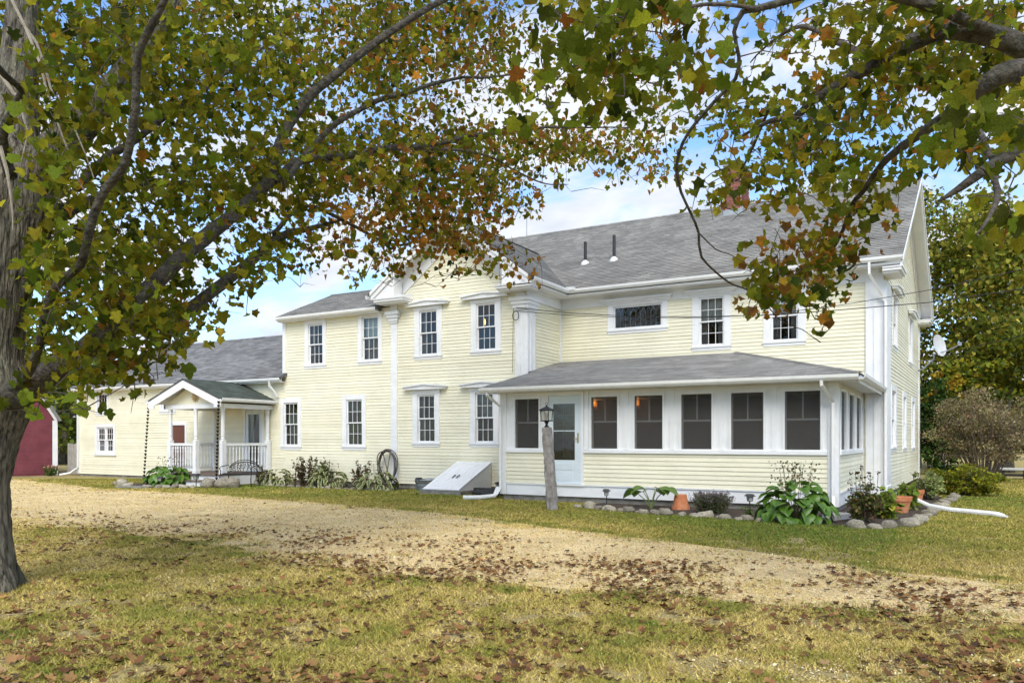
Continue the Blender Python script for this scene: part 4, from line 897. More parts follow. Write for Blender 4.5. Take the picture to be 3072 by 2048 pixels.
# sunburst
e = empty('sunburst_ornament', (-20.33, -4.215, 2.92), label='gold sunburst ornament on the portico pediment', cat='ornament')
m = MB()
for k in range(12):
    a = 2 * math.pi * k / 12; b1, b2 = a - .17, a + .17
    m.hexa([(.05 * math.cos(a), 0, .05 * math.sin(a)), (.13 * math.cos(b1), 0, .13 * math.sin(b1)), (.205 * math.cos(a), 0, .205 * math.sin(a)), (.13 * math.cos(b2), 0, .13 * math.sin(b2))], [(.05 * math.cos(a), -.012, .05 * math.sin(a)), (.13 * math.cos(b1), -.012, .13 * math.sin(b1)), (.205 * math.cos(a), -.012, .205 * math.sin(a)), (.13 * math.cos(b2), -.012, .13 * math.sin(b2))])
m.build('rays', SUNB, e)
MB().tube([(0, -.001, 0), (0, -.025, 0)], .055, 14).build('disc', SUNB, e)

# lit lamps seen through windows
def wall_lamp(x, label):
    e = empty('wall_lamp', (x, -.165, 2.42), label=label, cat='wall lamp', group='lit lamps inside the porch')
    m = MB(); m.box(-.06, .06, -.02, 0, -.05, .2); m.tube([(0, -.02, .0), (0, -.10, .0), (0, -.10, .04)], .012, 6); m.build('bracket', BRASS, e)
    MB().lathe([(.03, .04), (.07, .06), (.075, .18), (.04, .24)], (0, -.10, 0), 12).build('lamp_shade', mat('amber_lamp_glass', (.85, .60, .30), rough=.3, trans=.6), e)
    MB().lathe([(.012, .05), (.03, .09), (.035, .13), (.01, .17)], (0, -.10, 0), 10).build('bulb', LIT, e)
    l = bpy.data.lights.new('lamp_light', 'POINT'); l.energy = 1.6; l.color = (1, .55, .2); l.shadow_soft_size = .04
    o = bpy.data.objects.new('lamp_light', l); COL.objects.link(o); o.parent = e; o.location = (0, -.28, .12)
wall_lamp(-7.72, 'lit amber wall lamp seen through the first screen window right of the porch door')
wall_lamp(-6.40, 'lit amber wall lamp seen through the second screen window right of the porch door')
e = empty('candle_lamp', (-10.72, -1.55, 4.75), label='lit candle bulb lamp behind the upper right gable window', cat='lamp')
MB().lathe([(.02, .0), (.02, .16), (.03, .18)], (0, 0, 0), 8).build('holder', BRASS, e); MB().lathe([(.012, .18), (.028, .23), (.024, .30), (.004, .36)], (0, 0, 0), 8).build('bulb', LIT, e)

# satellite dish, cables
e = empty('satellite_dish', (.40, 10.0, 3.95), label='grey satellite dish on a bent arm at the rear house corner', cat='satellite dish')
MB().tube([(-.12, .0, 0), (.05, 0, .05), (.38, 0, .40), (.42, 0, .58)], .03, 8).build('mast', GALV, e)
m = MB(); V = []; nr, nk = 7, 24; ax = Vector((.84, -.48, .2)).normalized(); q = ax.to_track_quat('Z', 'Y')
for i in range(nr + 1):
    for k in range(nk): r = .40 * i / nr; a = 2 * math.pi * k / nk; V.append(tuple(Vector((.5, 0, .85)) + q @ Vector((r * math.cos(a) * .92, r * math.sin(a), r * r * .55))))
m._add(V, [(i * nk + k, i * nk + (k + 1) % nk, (i + 1) * nk + (k + 1) % nk, (i + 1) * nk + k) for i in range(nr) for k in range(nk)]); m.build('reflector', mat('dish_grey', (.50, .51, .51), (.56, .57, .57), rough=.5), e, True)
m = MB(); m.tube([(.52, 0, .60), (.8, 0, .66), (1.18, 0, .85)], .018, 6); m.box(1.12, 1.25, -.06, .06, .82, .94); m.tube([(-.12, 0, .35), (.45, 0, .36)], .01, 5); m.build('feed_arm', GALV, e)
def cable(pts, label, r=.009):
    P_ = [np.array(p, float) for p in pts]; out = []
    for i in range(len(P_) - 1):
        for t in np.linspace(0, 1, 9)[:-1]:
            p = P_[i] * (1 - t) + P_[i + 1] * t; out.append(p)
    out.append(P_[-1]); m = MB(); m.tube(out, r, 5); return thing_mesh('overhead_cable', m, WIRE, label, 'cable', 'overhead cables')
cable([(-9.2, -2.33, 5.2), at(1700, 938, 21.5), at(1898, 949, 20.4), at(2100, 950, 19.5), at(2300, 945, 18.8), at(2513, 930, 18.0), at(2787, 907, 17.0), at(3072, 866, 16.0), at(3700, 760, 14.5)], 'lower black cable running from the gable pilaster across the upper windows', .010)
cable([(-9.15, -2.30, 5.1), at(1720, 946, 21.4), at(1900, 953, 20.5), at(2100, 953, 19.6), at(2300, 944, 18.9), at(2542, 912, 18.1), at(2787, 870, 17.1), at(3072, 806, 16.2), at(3700, 640, 14.8)], 'upper black cable crossing the right house corner to the frame edge', .008)
cable([at(2886, 1048, 33), at(3072, 1006, 31), at(3600, 880, 28)], 'short black cable in front of the large tree right of the dish', .014)
e = empty('cable_ring', (-9.22, -2.30, 4.98), label='black ring of slack cable on the gable corner pilaster', cat='cable')
MB().tube([(.10 * math.sin(a), -.02, .13 * math.cos(a)) for a in np.linspace(0, 2 * math.pi, 20)], .012, 5).build('ring', WIRE, e); MB().tube([(-.08, 0, .25), (-.10, 0, -.5), (-.11, 0, -1.6)], .006, 4).build('tail', WIRE, e)

# pots, pipe, splash block, slab, platform
def pot(x, y, r, h, label, flip=False, tilt=0):
    e = empty('terracotta_pot', (x, y, 0), label=label, cat='plant pot', group='terracotta pots in the flower bed')
    pr = [(r * .68, 0), (r * .92, h * .74), (r, h * .74), (r * 1.04, h * .97), (r * 1.02, h), (r * .90, h), (r * .86, h * .8), (r * .6, .05)]
    if flip: pr = [(a, h - b) for a, b in pr[:5]][::-1]; pr.append((r * .12, h)); pr.append((.01, h - .01))
    MB().lathe(pr, (0, 0, 0), 26).build('pot_body', TERRA, e, False)
    if not flip: MB().lathe([(.0, h * .82), (r * .87, h * .82), (.01, h * .86)], (0, 0, 0), 14).build('potting_soil', SOIL, e)
    return e
pot(-3.55, -5.15, .185, .33, 'upturned terracotta pot beside the big leaved plant under the porch windows', True)
pot(.05, -5.15, .26, .36, 'terracotta pot behind the seed head plant at the porch corner'); pot(.55, -3.6, .24, .34, 'terracotta pot behind the leafy yellow green plants'); pot(.72, -1.0, .19, .33, 'small terracotta pot beside the white drain pipe by the house side')
e = empty('drain_hose', (1.1, -2.7, 0), label='white corrugated drain hose lying from the flower bed onto the lawn', cat='drain hose')
pp = np.array([(.35, -.9, .22), (.55, -1.5, .20), (.80, -2.1, .16), (1.05, -2.65, .09), (1.45, -3.05, .055), (1.85, -3.35, .055), (2.2, -3.6, .05), (2.42, -3.85, .03)]) - (1.1, -2.7, 0)
tt = np.linspace(0, 7, 150); pts = [tuple(np.interp(t, range(8), pp[:, i]) for i in range(3)) for t in tt]
MB().tube(pts, [(.050 + .010 * (i % 2)) * (1 if i < 138 else max(.35, 1 - (i - 138) / 15)) for i in range(150)], 10).build('hose_body', PLAS, e)
e = empty('splash_block', (-.35, -5.6, 0), math.radians(-20), 'pale concrete splash block below the right porch downspout', 'splash block')
m = MB(); m.box(-.14, .14, -.45, .25, 0, .05); m.box(-.14, -.09, -.45, .25, .051, .11); m.box(.09, .14, -.45, .25, .051, .11); m.box(-.09, .09, .19, .25, .051, .11); m.build('trough', mat('pale_concrete', (.42, .41, .39), (.55, .54, .51), scale=6, rough=.9), e)
def rock_mesh(seed, n=8, k=12):
    rg = np.random.default_rng(seed); V = []; ph = rg.uniform(0, 6.28, 6)
    for i in range(n + 1):
        th = math.pi * i / n
        for j in range(k):
            a = 2 * math.pi * j / k; d = np.array((math.sin(th) * math.cos(a), math.sin(th) * math.sin(a), math.cos(th)))
            r = 1 + .16 * math.sin(3 * d[0] + ph[0]) + .14 * math.sin(4 * d[1] + ph[1]) + .10 * math.sin(5 * d[2] + 3 * d[0] + ph[2]) + .05 * rg.uniform(-1, 1) * (0 < i < n)
            V.append(np.sign(d) * np.abs(d) ** .8 * r)
    m = MB(); m._add(V, [(i * k + j, i * k + (j + 1) % k, (i + 1) * k + (j + 1) % k, (i + 1) * k + j) for i in range(n) for j in range(k)]); me = m.mesh('edging_stone', STONE, True); return me
ROCKS = [rock_mesh(s) for s in range(6)]
def rock(x, y, r, fl, label, group):
    o = link('edging_stone', random.choice(ROCKS), None, (x, y, r * fl * .55), (random.uniform(-.15, .15), random.uniform(-.15, .15), random.uniform(0, 6.28)), (r, r * random.uniform(.65, .9), r * fl))
    return tag(o, label, 'stone', group)
def rock_line(pts, step, r0, r1, label, group):
    pts = np.array(pts, float); seg = np.linalg.norm(np.diff(pts, axis=0), axis=1); L = np.concatenate([[0], np.cumsum(seg)]); s = 0
    while s < L[-1]:
        r = random.uniform(r0, r1); p = [np.interp(s, L, pts[:, i]) for i in (0, 1)]
        rock(p[0] + random.uniform(-.05, .05), p[1] + random.uniform(-.06, .06), r, random.uniform(.4, .7), label, group); s += r * 1.85 * step
rock_line([(-5.75, -5.75), (-4.6, -6.25), (-3.7, -6.5), (-2.4, -6.62), (-1.5, -6.9)], 1.08, .07, .15, 'rounded field stone in the row edging the bed below the porch windows', 'stones edging the porch bed')
rock_line([(.10, -7.2), (.45, -7.0), (.75, -6.6), (.95, -5.9), (1.0, -5.0)], 1.25, .10, .19, 'flat field stone edging the bed corner right of the porch downspout', 'stones at the bed corner')
rock_line([(1.05, -4.5), (1.15, -3.0), (1.3, -1.0), (1.45, .8), (1.5, 2.4)], 1.5, .08, .15, 'field stone edging the bed along the right house side by the drain hose', 'stones along the side bed')
rock_line([(-23.0, -5.2), (-22.0, -5.7), (-21.2, -6.0)], 1.1, .12, .2, 'pale stone edging the hosta bed at the gravel, left of the stone slab', 'stones around the portico bed')
rock_line([(-20.2, -6.0), (-19.5, -5.75), (-18.9, -5.45)], 1.1, .10, .17, 'pale stone edging the hosta bed right of the stone slab', 'stones by the stone slab')
rock_line([(-18.2, -3.5), (-15.5, -3.62), (-12.75, -3.5)], 1.9, .07, .12, 'small dark stone edging the bed under the middle windows', 'stones under the middle windows')
rock(-18.75, -5.0, .27, .7, 'brown boulder in front of the portico step', None); rock(-18.15, -4.75, .33, .62, 'larger grey boulder right of the brown one by the portico step', None)
m = MB(); m.prism([(-.55, -.2), (.1, -.28), (.6, -.12), (.55, .2), (-.2, .26), (-.6, .1)], 2, .0, .05); thing_mesh('stone_slab', m, CONC, 'flat grey stone slab lying at the gravel edge by the hosta bed', 'slab', loc=(-20.6, -6.25, .0), rz=.3)
e = empty('plank_platform', (3.9, 13.6, 0), label='low dark trestle with a pale plank top on the lawn at the far right', cat='platform')
MB().box(-1.0, 2.6, -.35, .35, .36, .43).build('plank_top', mat('pale_planks', (.45, .44, .40), (.55, .53, .48), rough=.8), e)
for x in (-.9, -.2, .5, 1.2, 1.9, 2.5): m = MB(); m.box(x - .04, x + .04, -.3, -.22, 0, .36); m.box(x - .04, x + .04, .22, .3, 0, .36); m.build('leg', BLKPL, e)
MB().box(-.95, 2.55, -.2, .2, .12, .2).build('stretcher', BLKPL, e)

# ------------------------------------------------------------------ leaves and plants
def leaf_template(detail):
    if detail == 2: half = [(.0, .0), (.18, -.10), (.44, -.05), (.40, .12), (.36, .19), (.57, .38), (.46, .49), (.30, .54), (.22, .74)]; tip = (0, .95); cen = (0, .32)
    elif detail == 1: half = [(.0, .0), (.40, -.06), (.37, .17), (.56, .42), (.30, .56)]; tip = (0, .95); cen = (0, .32)
    else: half = [(.0, .0), (.38, .18), (.36, .60)]; tip = (0, 1.0); cen = None
    out = half + [tip] + [(-x, y) for x, y in half[:0:-1]]
    pts = [(x, y, .22 * abs(x) - .22 * y * y + (.05 if (i % 2) else -.02)) for i, (x, y) in enumerate(out)]
    n = len(pts)
    if cen is None: V = np.array(pts); Fc = np.array([(0, i, i + 1) for i in range(1, n - 1)])
    else: V = np.array(pts + [(cen[0], cen[1], -.05)]); Fc = np.array([(n, i, (i + 1) % n) for i in range(n)])
    V[:, 1] -= .0; return V, Fc
TPL = [leaf_template(0), leaf_template(1), leaf_template(2)]
def rot_mats(yaw, pitch, roll):
    cy, sy, cp, sp, cr, sr = np.cos(yaw), np.sin(yaw), np.cos(pitch), np.sin(pitch), np.cos(roll), np.sin(roll); n = len(yaw)
    R = np.zeros((n, 3, 3)); Z = np.zeros(n); O = np.ones(n)
    Rz = np.array([[cy, -sy, Z], [sy, cy, Z], [Z, Z, O]]).transpose(2, 0, 1); Rx = np.array([[O, Z, Z], [Z, cp, -sp], [Z, sp, cp]]).transpose(2, 0, 1); Ry = np.array([[cr, Z, sr], [Z, O, Z], [-sr, Z, cr]]).transpose(2, 0, 1)
    return Rz @ Rx @ Ry
def leaf_arrays(pos, size, col, tpl, yaw=None, pitch=None, roll=None, rng=RNG, warp=0):
    n = len(pos); V0_, F0 = TPL[tpl] if isinstance(tpl, int) else tpl
    yaw = rng.uniform(0, 6.283, n) if yaw is None else yaw; pitch = rng.normal(-.55, .5, n) if pitch is None else pitch; roll = rng.normal(0, .55, n) if roll is None else roll
    R = rot_mats(yaw, pitch, roll); T = np.repeat(V0_[None], n, 0).copy()
    if warp: T[:, :, 2] += warp * rng.uniform(-1, 1, (n, 1)) * T[:, :, 0] ** 2 * 2 + warp * rng.uniform(-.3, 1, (n, 1)) * (T[:, :, 1] - .4) ** 2 * 2.5
    V = np.einsum('nij,nkj->nki', R, T * np.asarray(size)[:, None, None]) + pos[:, None, :]
    k = len(V0_); F_ = (F0[None] + (np.arange(n) * k)[:, None, None]).reshape(-1, 3); C = np.repeat(np.asarray(col), k, 0)
    return V.reshape(-1, 3), F_, C
def join_arrays(L):
    V = []; F_ = []; C = []; b = 0
    for v, f, c in L: V.append(v); F_.append(f + b); C.append(c); b += len(v)
    return np.concatenate(V), np.concatenate(F_), np.concatenate(C)
def pal(n, cols, w, rng=RNG, jit=.22):
    i = rng.choice(len(cols), n, p=np.array(w) / sum(w)); c = np.array(cols)[i]
    return np.clip(c * (1 + rng.normal(0, jit, (n, 1))) * (1 + rng.normal(0, .06, (n, 3))), .004, .9)
GRN, OLV, YLW, ORG, BRN, DKG = (.165, .195, .016), (.275, .25, .018), (.42, .31, .03), (.46, .205, .026), (.29, .14, .03), (.065, .09, .014)

def crown(parent, c, rad, n, size, cols, w, rng, name='crown', clumps=70, hollow=.55, mt=None, up=0.0, flat=0.0):
    """leafy crown: many clumps spread through an ellipsoid, uneven outline, gaps between clumps"""
    c = np.array(c); rad = np.array(rad); d = rng.normal(0, 1, (clumps, 3)); d /= np.linalg.norm(d, axis=1)[:, None]; rr = rng.uniform(hollow, 1.0, clumps) ** .7
    cc = d * rr[:, None]; cs = rng.uniform(.16, .34, clumps); tone = 1 + rng.normal(0, .16, clumps)
    k = rng.integers(0, clumps, n); o = rng.normal(0, 1, (n, 3)); o /= np.linalg.norm(o, axis=1)[:, None]; o *= (rng.uniform(0, 1, n) ** .45 * cs[k])[:, None]; o[:, 2] *= .65
    p = c + (cc[k] + o) * rad
    if flat: p[:, 2] = np.maximum(p[:, 2], flat + rng.uniform(0, .2, n))
    col = pal(n, cols, w, rng) * tone[k][:, None]
    V, F_, C = leaf_arrays(p, size * rng.uniform(.6, 1.3, n), col, 0, rng=rng)
    o = link(name, np_mesh(name, V, F_, mt or FOL, col=C), parent); o['kind'] = 'stuff'; return o
def bg_tree(name, base, H, c, rad, n, size, cols, w, label, seed, cat='tree', trunk_r=.25, clumps=80, group='trees beyond the house'):
    rng = np.random.default_rng(seed); e = empty(name, base, 0, label, cat, group)
    base = np.array(base); cl = np.array(c) - base
    m = MB(); m.tube([(0, 0, -.1), (.05, 0, H * .3), tuple(cl * (.3, .3, .75))], [trunk_r * 1.35, trunk_r, trunk_r * .5], 10)
    for k in range(7):
        a = rng.uniform(0, 6.28); t = rng.uniform(.35, .7); p0 = np.array((0, 0, H * .25)) * (1 - t) + cl * (.3, .3, .75) * t; p1 = cl + np.array((math.cos(a) * rad[0], math.sin(a) * rad[1], rng.uniform(-.4, .5) * rad[2])) * .75
        m.tube([p0, (p0 + p1) / 2 + (0, 0, .3), p1], [trunk_r * .4, trunk_r * .2, trunk_r * .06], 6)
    m.build('trunk', BARK, e, True); crown(e, cl, rad, n, size, cols, w, rng, clumps=clumps); return e
bg_tree('maple_tree', at(2745, 1440, 42) * (1, 1, 0), 6, at(2760, 960, 42), (5.9, 5.6, 6.9), 42000, .22, [(.27, .25, .03), (.17, .21, .025), (.40, .33, .05), DKG], [5, 4.5, 1.6, 1.2], 'large yellowing maple tree behind the right end of the house', 21, clumps=210)
bg_tree('oak_tree', at(2290, 1430, 52) * (1, 1, 0), 6, at(2290, 770, 52), (6.5, 5, 4.2), 14000, .22, [OLV, YLW, GRN], [4, 2.5, 2], 'yellow green tree showing above the ridge beside the chimney', 22, clumps=90)
bg_tree('birch_tree', at(3010, 1400, 60) * (1, 1, 0), 8, at(3005, 880, 60), (2.0, 2.0, 5.0), 2600, .20, [(.16, .22, .04), (.10, .16, .03)], [2, 1], 'thin pale green tree behind the large maple at the right', 23, clumps=45)
bg_tree('oak_tree', at(3150, 1390, 55) * (1, 1, 0), 8, at(3160, 930, 55), (4.5, 4.5, 7.5), 9000, .24, [(.13, .2, .03), GRN], [2, 1], 'bright green tree cut by the right picture edge', 24, clumps=80)
bg_tree('maple_tree', at(3012, 1417, 36) * (1, 1, 0), 2.5, at(3030, 1165, 36), (3.2, 3.2, 2.5), 9000, .20, [GRN, DKG, OLV, YLW], [3, 3, 2, .6], 'low maple tree with a thick dark trunk on the far dry field', 25, trunk_r=.34, clumps=70)
for i, (u, d, w_, h_) in enumerate(((2800, 85, 9, 7), (2930, 95, 10, 8), (3080, 90, 10, 7.5), (3230, 85, 10, 8))):
    bg_tree('oak_tree', at(u, 1370, d) * (1, 1, 0), 3, (*at(u, 1200, d)[:2], h_ * .55), (w_ * .7, w_ * .7, h_ * .55), 2600, .55, [GRN, DKG, OLV], [2, 2, 1], ['dark far tree just right of the house side', 'dark far tree behind the bare brown shrub', 'dark far tree above the plank platform', 'dark far tree past the right picture edge'][i], 30 + i, group='far tree line', clumps=60)
for i, (u, d, top) in enumerate(((60, 55, 1040), (190, 48, 1000), (330, 62, 1060))):
    zt = at(u, top, d)[2]
    bg_tree('oak_tree', at(u, 1400, d) * (1, 1, 0), 3, (*at(u, 1200, d)[:2], zt * .55), (5, 5, zt * .46), 4200, .36, [GRN, DKG, (.11, .16, .03)], [3, 2, 1.5], ['green tree behind the red barn roof', 'green tree in the gap between red barn and yellow wing', 'green tree behind the roof end of the yellow wing'][i], 40 + i, group='trees behind the barn', clumps=80)

def shrub(name, base, c, rad, n, size, cols, w, label, seed, cat='shrub', stems=10, clumps=40, hollow=.2, stem_mat=None, flat=.03, sr=.012, group=None):
    rng = np.random.default_rng(seed); e = empty(name, base, 0, label, cat, group); m = MB(); c = np.array(c)
    for k in range(stems):
        a = rng.uniform(0, 6.28); p1 = c + np.array((math.cos(a) * rad[0], math.sin(a) * rad[1], rng.uniform(.1, .9) * rad[2])) * rng.uniform(.4, .9); p0 = np.array((p1[0] * .18, p1[1] * .18, -.02))
        m.tube([p0, (p0 * .55 + p1 * .45) + (rng.normal(0, .05), rng.normal(0, .05), .1), p1], [sr * 1.5, sr, sr * .4], 5)
        for q in range(3):
            t = rng.uniform(.4, .9); s0 = p0 * (1 - t) + p1 * t; s1 = s0 + rng.normal(0, 1, 3) * np.array(rad) * .28 + (0, 0, rad[2] * .15); m.tube([s0, s1], [sr * .5, sr * .2], 4)
    m.build('stems', stem_mat or TWIG, e)
    if n: crown(e, c, rad, n, size, cols, w, rng, name='leaves', clumps=clumps, hollow=hollow, flat=flat)
    return e
# right side garden
hb = at(2795, 1440, 33.5) * (1, 1, 0)
shrub('evergreen_shrub', hb, (0.2, 0, 2.0), (.95, 1.0, 2.1), 6500, .13, [(.035, .075, .015), (.055, .11, .02), DKG], [2, 2, 1], 'tall dense green shrub against the rear house corner', 51, stems=6, clumps=90)
shrub('flame_shrub', at(2835, 1440, 35) * (1, 1, 0), (0, 0, 3.7), (.75, .7, .85), 1100, .16, [YLW, (.42, .30, .03), ORG, OLV], [3, 2, 1.2, 1], 'yellow and orange leaved shrub rising beside the bare brown shrub', 52, stems=8, clumps=30, sr=.02)
shrub('bare_shrub', at(2950, 1432, 27) * (1, 1, 0), (0, 0, 1.95), (1.75, 1.5, 1.35), 15000, .06, [(.27, .205, .115), (.33, .265, .155), (.18, .19, .06), (.30, .20, .12)], [4, 3, 2, .3], 'large brown nearly leafless shrub with many stems right of the house', 53, stems=45, clumps=170, hollow=.1, stem_mat=mat('grey_brown_stems', (.10, .075, .055), (.17, .13, .10), scale=10, rough=.9), sr=.018)
shrub('low_shrub', at(2890, 1490, 21) * (1, 1, 0), (0, 0, .42), (.95, .8, .45), 4200, .07, [OLV, GRN, (.19, .21, .03), ORG], [3, 3, 2, .1], 'low spreading dark green shrub below the bare brown one', 54, stems=14, clumps=70, hollow=.1)
shrub('variegated_shrub', (.95, .7, 0), (0, 0, .38), (.42, .7, .42), 2600, .05, [(.30, .34, .12), (.20, .26, .06), (.42, .42, .20)], [3, 2, 1.5], 'pale yellow green bush at the foot of the right house wall', 55, stems=14, clumps=45, hollow=.1)
shrub('rust_shrub', (.15, -6.25, 0), (0, 0, .36), (.36, .34, .36), 1100, .055, [(.12, .13, .03), (.16, .10, .05), (.09, .11, .03)], [3, 1.5, 2], 'sparse leggy bush at the porch corner beside the downspout', 56, stems=26, clumps=45, hollow=.1, sr=.006)

# plants built of stems, leaves and flowers
def curved_leaf(L_, W_, droop, fold=.12, n=7, vein=True):
    V = []; 
    for i in range(n + 1):
        t = i / n; w = W_ * math.sin(math.pi * min(1, (t * .97 + .03)) ** .8) ** .62 * (1.1 - .25 * t); y = L_ * (t - .12 * t * t); z = -droop * L_ * t * t + .06 * L_ * math.sin(math.pi * t)
        V += [(-w, y, z + fold * w), (-w * .55, y, z + fold * w * .35), (0, y, z - .01), (w * .55, y, z + fold * w * .35), (w, y, z + fold * w)]
    Fc = [(i * 5 + j, i * 5 + j + 1, (i + 1) * 5 + j + 1, (i + 1) * 5 + j) for i in range(n) for j in range(4)]
    fm = [1 if j in (0, 3) or i >= n - 1 else 0 for i in range(n) for j in range(4)]
    return np.array(V), np.array(Fc), fm
HGRN = mat('hosta_green', (.06, .14, .012), (.13, .25, .03), scale=9, rough=.38, trans=.22, stretch=(1, .3, 1)); HGRN2 = mat('hosta_edge_green', (.08, .17, .016), (.15, .27, .035), scale=9, rough=.38, trans=.22)
HVAR = mat('hosta_mid_green', (.045, .085, .018), (.08, .13, .03), scale=9, rough=.45, trans=.2); HCRM = mat('hosta_cream_edge', (.36, .36, .14), (.46, .43, .20), scale=9, rough=.45, trans=.25)
HYEL = mat('hosta_yellowed', (.30, .25, .05), (.22, .13, .04), scale=7, rough=.5, trans=.2)
def hosta(x, y, R, H, n, label, mats, Ll, Wl, seed, rings=4, stalks=0):
    rng = np.random.default_rng(seed); e = empty('hosta_plant', (x, y, 0), 0, label, 'plant', 'hosta plants around the house')
    V, Fc, fm = curved_leaf(Ll, Wl, .22); mes = []
    for k in range(3):
        me = np_mesh('leaf', V * (1, 1, 1 + .5 * k), Fc, mats, True, fmat=fm); mes.append(me)
    mey = np_mesh('leaf', V, Fc, [HYEL, HYEL], True, fmat=fm)
    for i in range(n):
        t = (i + .5) / n; sp = 1 - t; cp = math.sqrt(1 - sp * sp); a = i * 2.39996 + rng.uniform(-.3, .3)
        r0 = R * (.06 + .66 * cp) * rng.uniform(.82, 1.08); z0 = H * (.16 + .80 * sp) * rng.uniform(.85, 1.1)
        pit = .10 - .80 * t + rng.normal(0, .16)
        link('leaf', mey if rng.random() < .05 and t > .6 else mes[rng.integers(0, 3)], e, (r0 * math.cos(a), r0 * math.sin(a), z0), (pit, rng.normal(0, .18), a - math.pi / 2), [rng.uniform(.75, 1.1)] * 3)
    m = MB()
    for i in range(n // 2): a = rng.uniform(0, 6.28); r0 = R * rng.uniform(.2, .5); m.tube([(.02 * math.cos(a), .02 * math.sin(a), 0), (r0 * .6 * math.cos(a), r0 * .6 * math.sin(a), H * .35), (r0 * math.cos(a), r0 * math.sin(a), H * .5)], .006, 4, caps=False)
    for i in range(stalks):
        a = rng.uniform(0, 6.28); r0 = R * rng.uniform(.1, .6); h = H * rng.uniform(1.15, 1.6); p = np.array((r0 * math.cos(a), r0 * math.sin(a), h)); m.tube([p * (.3, .3, .1), p * (.8, .8, .7), p], .005, 4, caps=False)
    m.build('stalks', mat('stalk_green', (.10, .11, .04), (.16, .14, .07), rough=.7), e)
    if stalks:
        pos = []
        for i in range(stalks * 9): a = rng.uniform(0, 6.28); r0 = R * rng.uniform(0, .6); pos.append((r0 * math.cos(a), r0 * math.sin(a), H * rng.uniform(1.0, 1.6)))
        V, F_, C = leaf_arrays(np.array(pos), rng.uniform(.03, .055, len(pos)), pal(len(pos), [(.20, .16, .07), (.14, .13, .05), (.25, .17, .10)], [2, 2, 1], rng), 0, pitch=rng.uniform(-1.5, -.5, len(pos)), rng=rng)
        o = link('seed_pods', np_mesh('seed_pods', V, F_, FOL, col=C), e); o['kind'] = 'stuff'
    return e
hosta(-.98, -6.45, .80, .70, 105, 'big glossy green hosta with dry seed stalks at the right porch corner', [HGRN, HGRN2], .27, .125, 61, stalks=16)
hosta(-20.75, -4.95, .82, .60, 100, 'large bright green hosta left of the portico step', [HGRN, HGRN2], .30, .125, 62, stalks=5)
hosta(-17.95, -2.95, .72, .50, 62, 'cream edged hosta nearest the iron bench under the middle windows', [HVAR, HCRM], .28, .065, 63); hosta(-15.55, -3.05, .80, .56, 74, 'cream edged hosta in the middle of the bed under the middle windows', [HVAR, HCRM], .30, .07, 64, stalks=3); hosta(-13.55, -3.15, .78, .54, 72, 'cream edged hosta beside the hanging garden hose', [HVAR, HCRM], .30, .07, 65, stalks=2)
def perennial(x, y, R, H, n, leafn, size, cols, w, label, seed, tips=None, lean=.25, name='perennial_plant', group='perennials in the flower beds', lw=0):
    rng = np.random.default_rng(seed); e = empty(name, (x, y, 0), 0, label, 'plant', group); m = MB(); pos = []; tp = []
    for i in range(n):
        a = rng.uniform(0, 6.28); r0 = R * rng.uniform(.05, .5); r1 = r0 + R * rng.uniform(.1, .8) * (lean * 2); h = H * rng.uniform(.55, 1.05)
        p0 = np.array((r0 * math.cos(a), r0 * math.sin(a), 0)); p1 = np.array((r1 * math.cos(a), r1 * math.sin(a), h)); m.tube([p0, p0 * .5 + p1 * .5 + (rng.normal(0, .02), rng.normal(0, .02), .03), p1], [.006, .005, .003], 4, caps=False); tp.append(p1)
        for k in range(leafn): t = rng.uniform(.1, .98); pos.append(p0 * (1 - t) + p1 * t + rng.normal(0, .025, 3))
    m.build('stems', mat('stem_brown', (.09, .07, .035), (.14, .11, .05), rough=.8), e); pos = np.array(pos); pos[:, 2] = np.maximum(pos[:, 2], .02)
    V, F_, C = leaf_arrays(pos, size * rng.uniform(.6, 1.3, len(pos)), pal(len(pos), cols, w, rng), 0, pitch=rng.normal(-.2, .6, len(pos)), rng=rng)
    o = link('leaves', np_mesh('leaves', V, F_, FOL, col=C), e); o['kind'] = 'stuff'
    if tips is not None:
        t4 = np.repeat(np.array(tp), 5, 0) + rng.normal(0, .018, (len(tp) * 5, 3)); V, F_, C = leaf_arrays(t4, np.full(len(t4), tips[1]), pal(len(t4), [tips[0]], [1], rng), 0, rng=rng); o = link('flower_heads', np_mesh('flower_heads', V, F_, FOL, col=C), e); o['kind'] = 'stuff'
    return e
RED_ = [(.10, .05, .03), (.14, .08, .045), (.08, .08, .03)]
perennial(-16.85, -2.8, .5, .95, 26, 26, .07, RED_, [3, 2, 2], 'reddish brown leggy perennials between the first two cream edged hostas', 71); perennial(-16.2, -2.65, .4, .9, 20, 24, .08, [(.10, .13, .03), (.14, .14, .05)], [2, 1], 'tall green leafed stems behind the middle cream edged hosta', 72); perennial(-14.45, -2.8, .45, .85, 22, 22, .07, RED_, [2, 2, 3], 'dark sparse perennial between the middle hosta and the hose hosta', 73); perennial(-18.75, -2.85, .25, .7, 12, 18, .06, RED_, [1, 1, 2], 'small dark perennial right behind the iron bench', 74)
perennial(.18, -6.0, .42, 1.0, 20, 10, .06, [(.12, .13, .03), (.18, .13, .05)], [2, 1], 'seed head stems standing over the leggy bush at the porch corner', 75, tips=((.03, .02, .02), .035))
perennial(.42, -5.0, .34, .55, 26, 14, .12, [(.22, .30, .04), (.16, .24, .03), (.36, .30, .04)], [3, 2, 1], 'bright yellow green leafy plant in front of the terracotta pots', 76); perennial(.68, -2.8, .3, .6, 20, 12, .12, [(.24, .32, .05), (.16, .24, .03)], [2, 1], 'bright green leafy plant behind the drain hose end', 77)
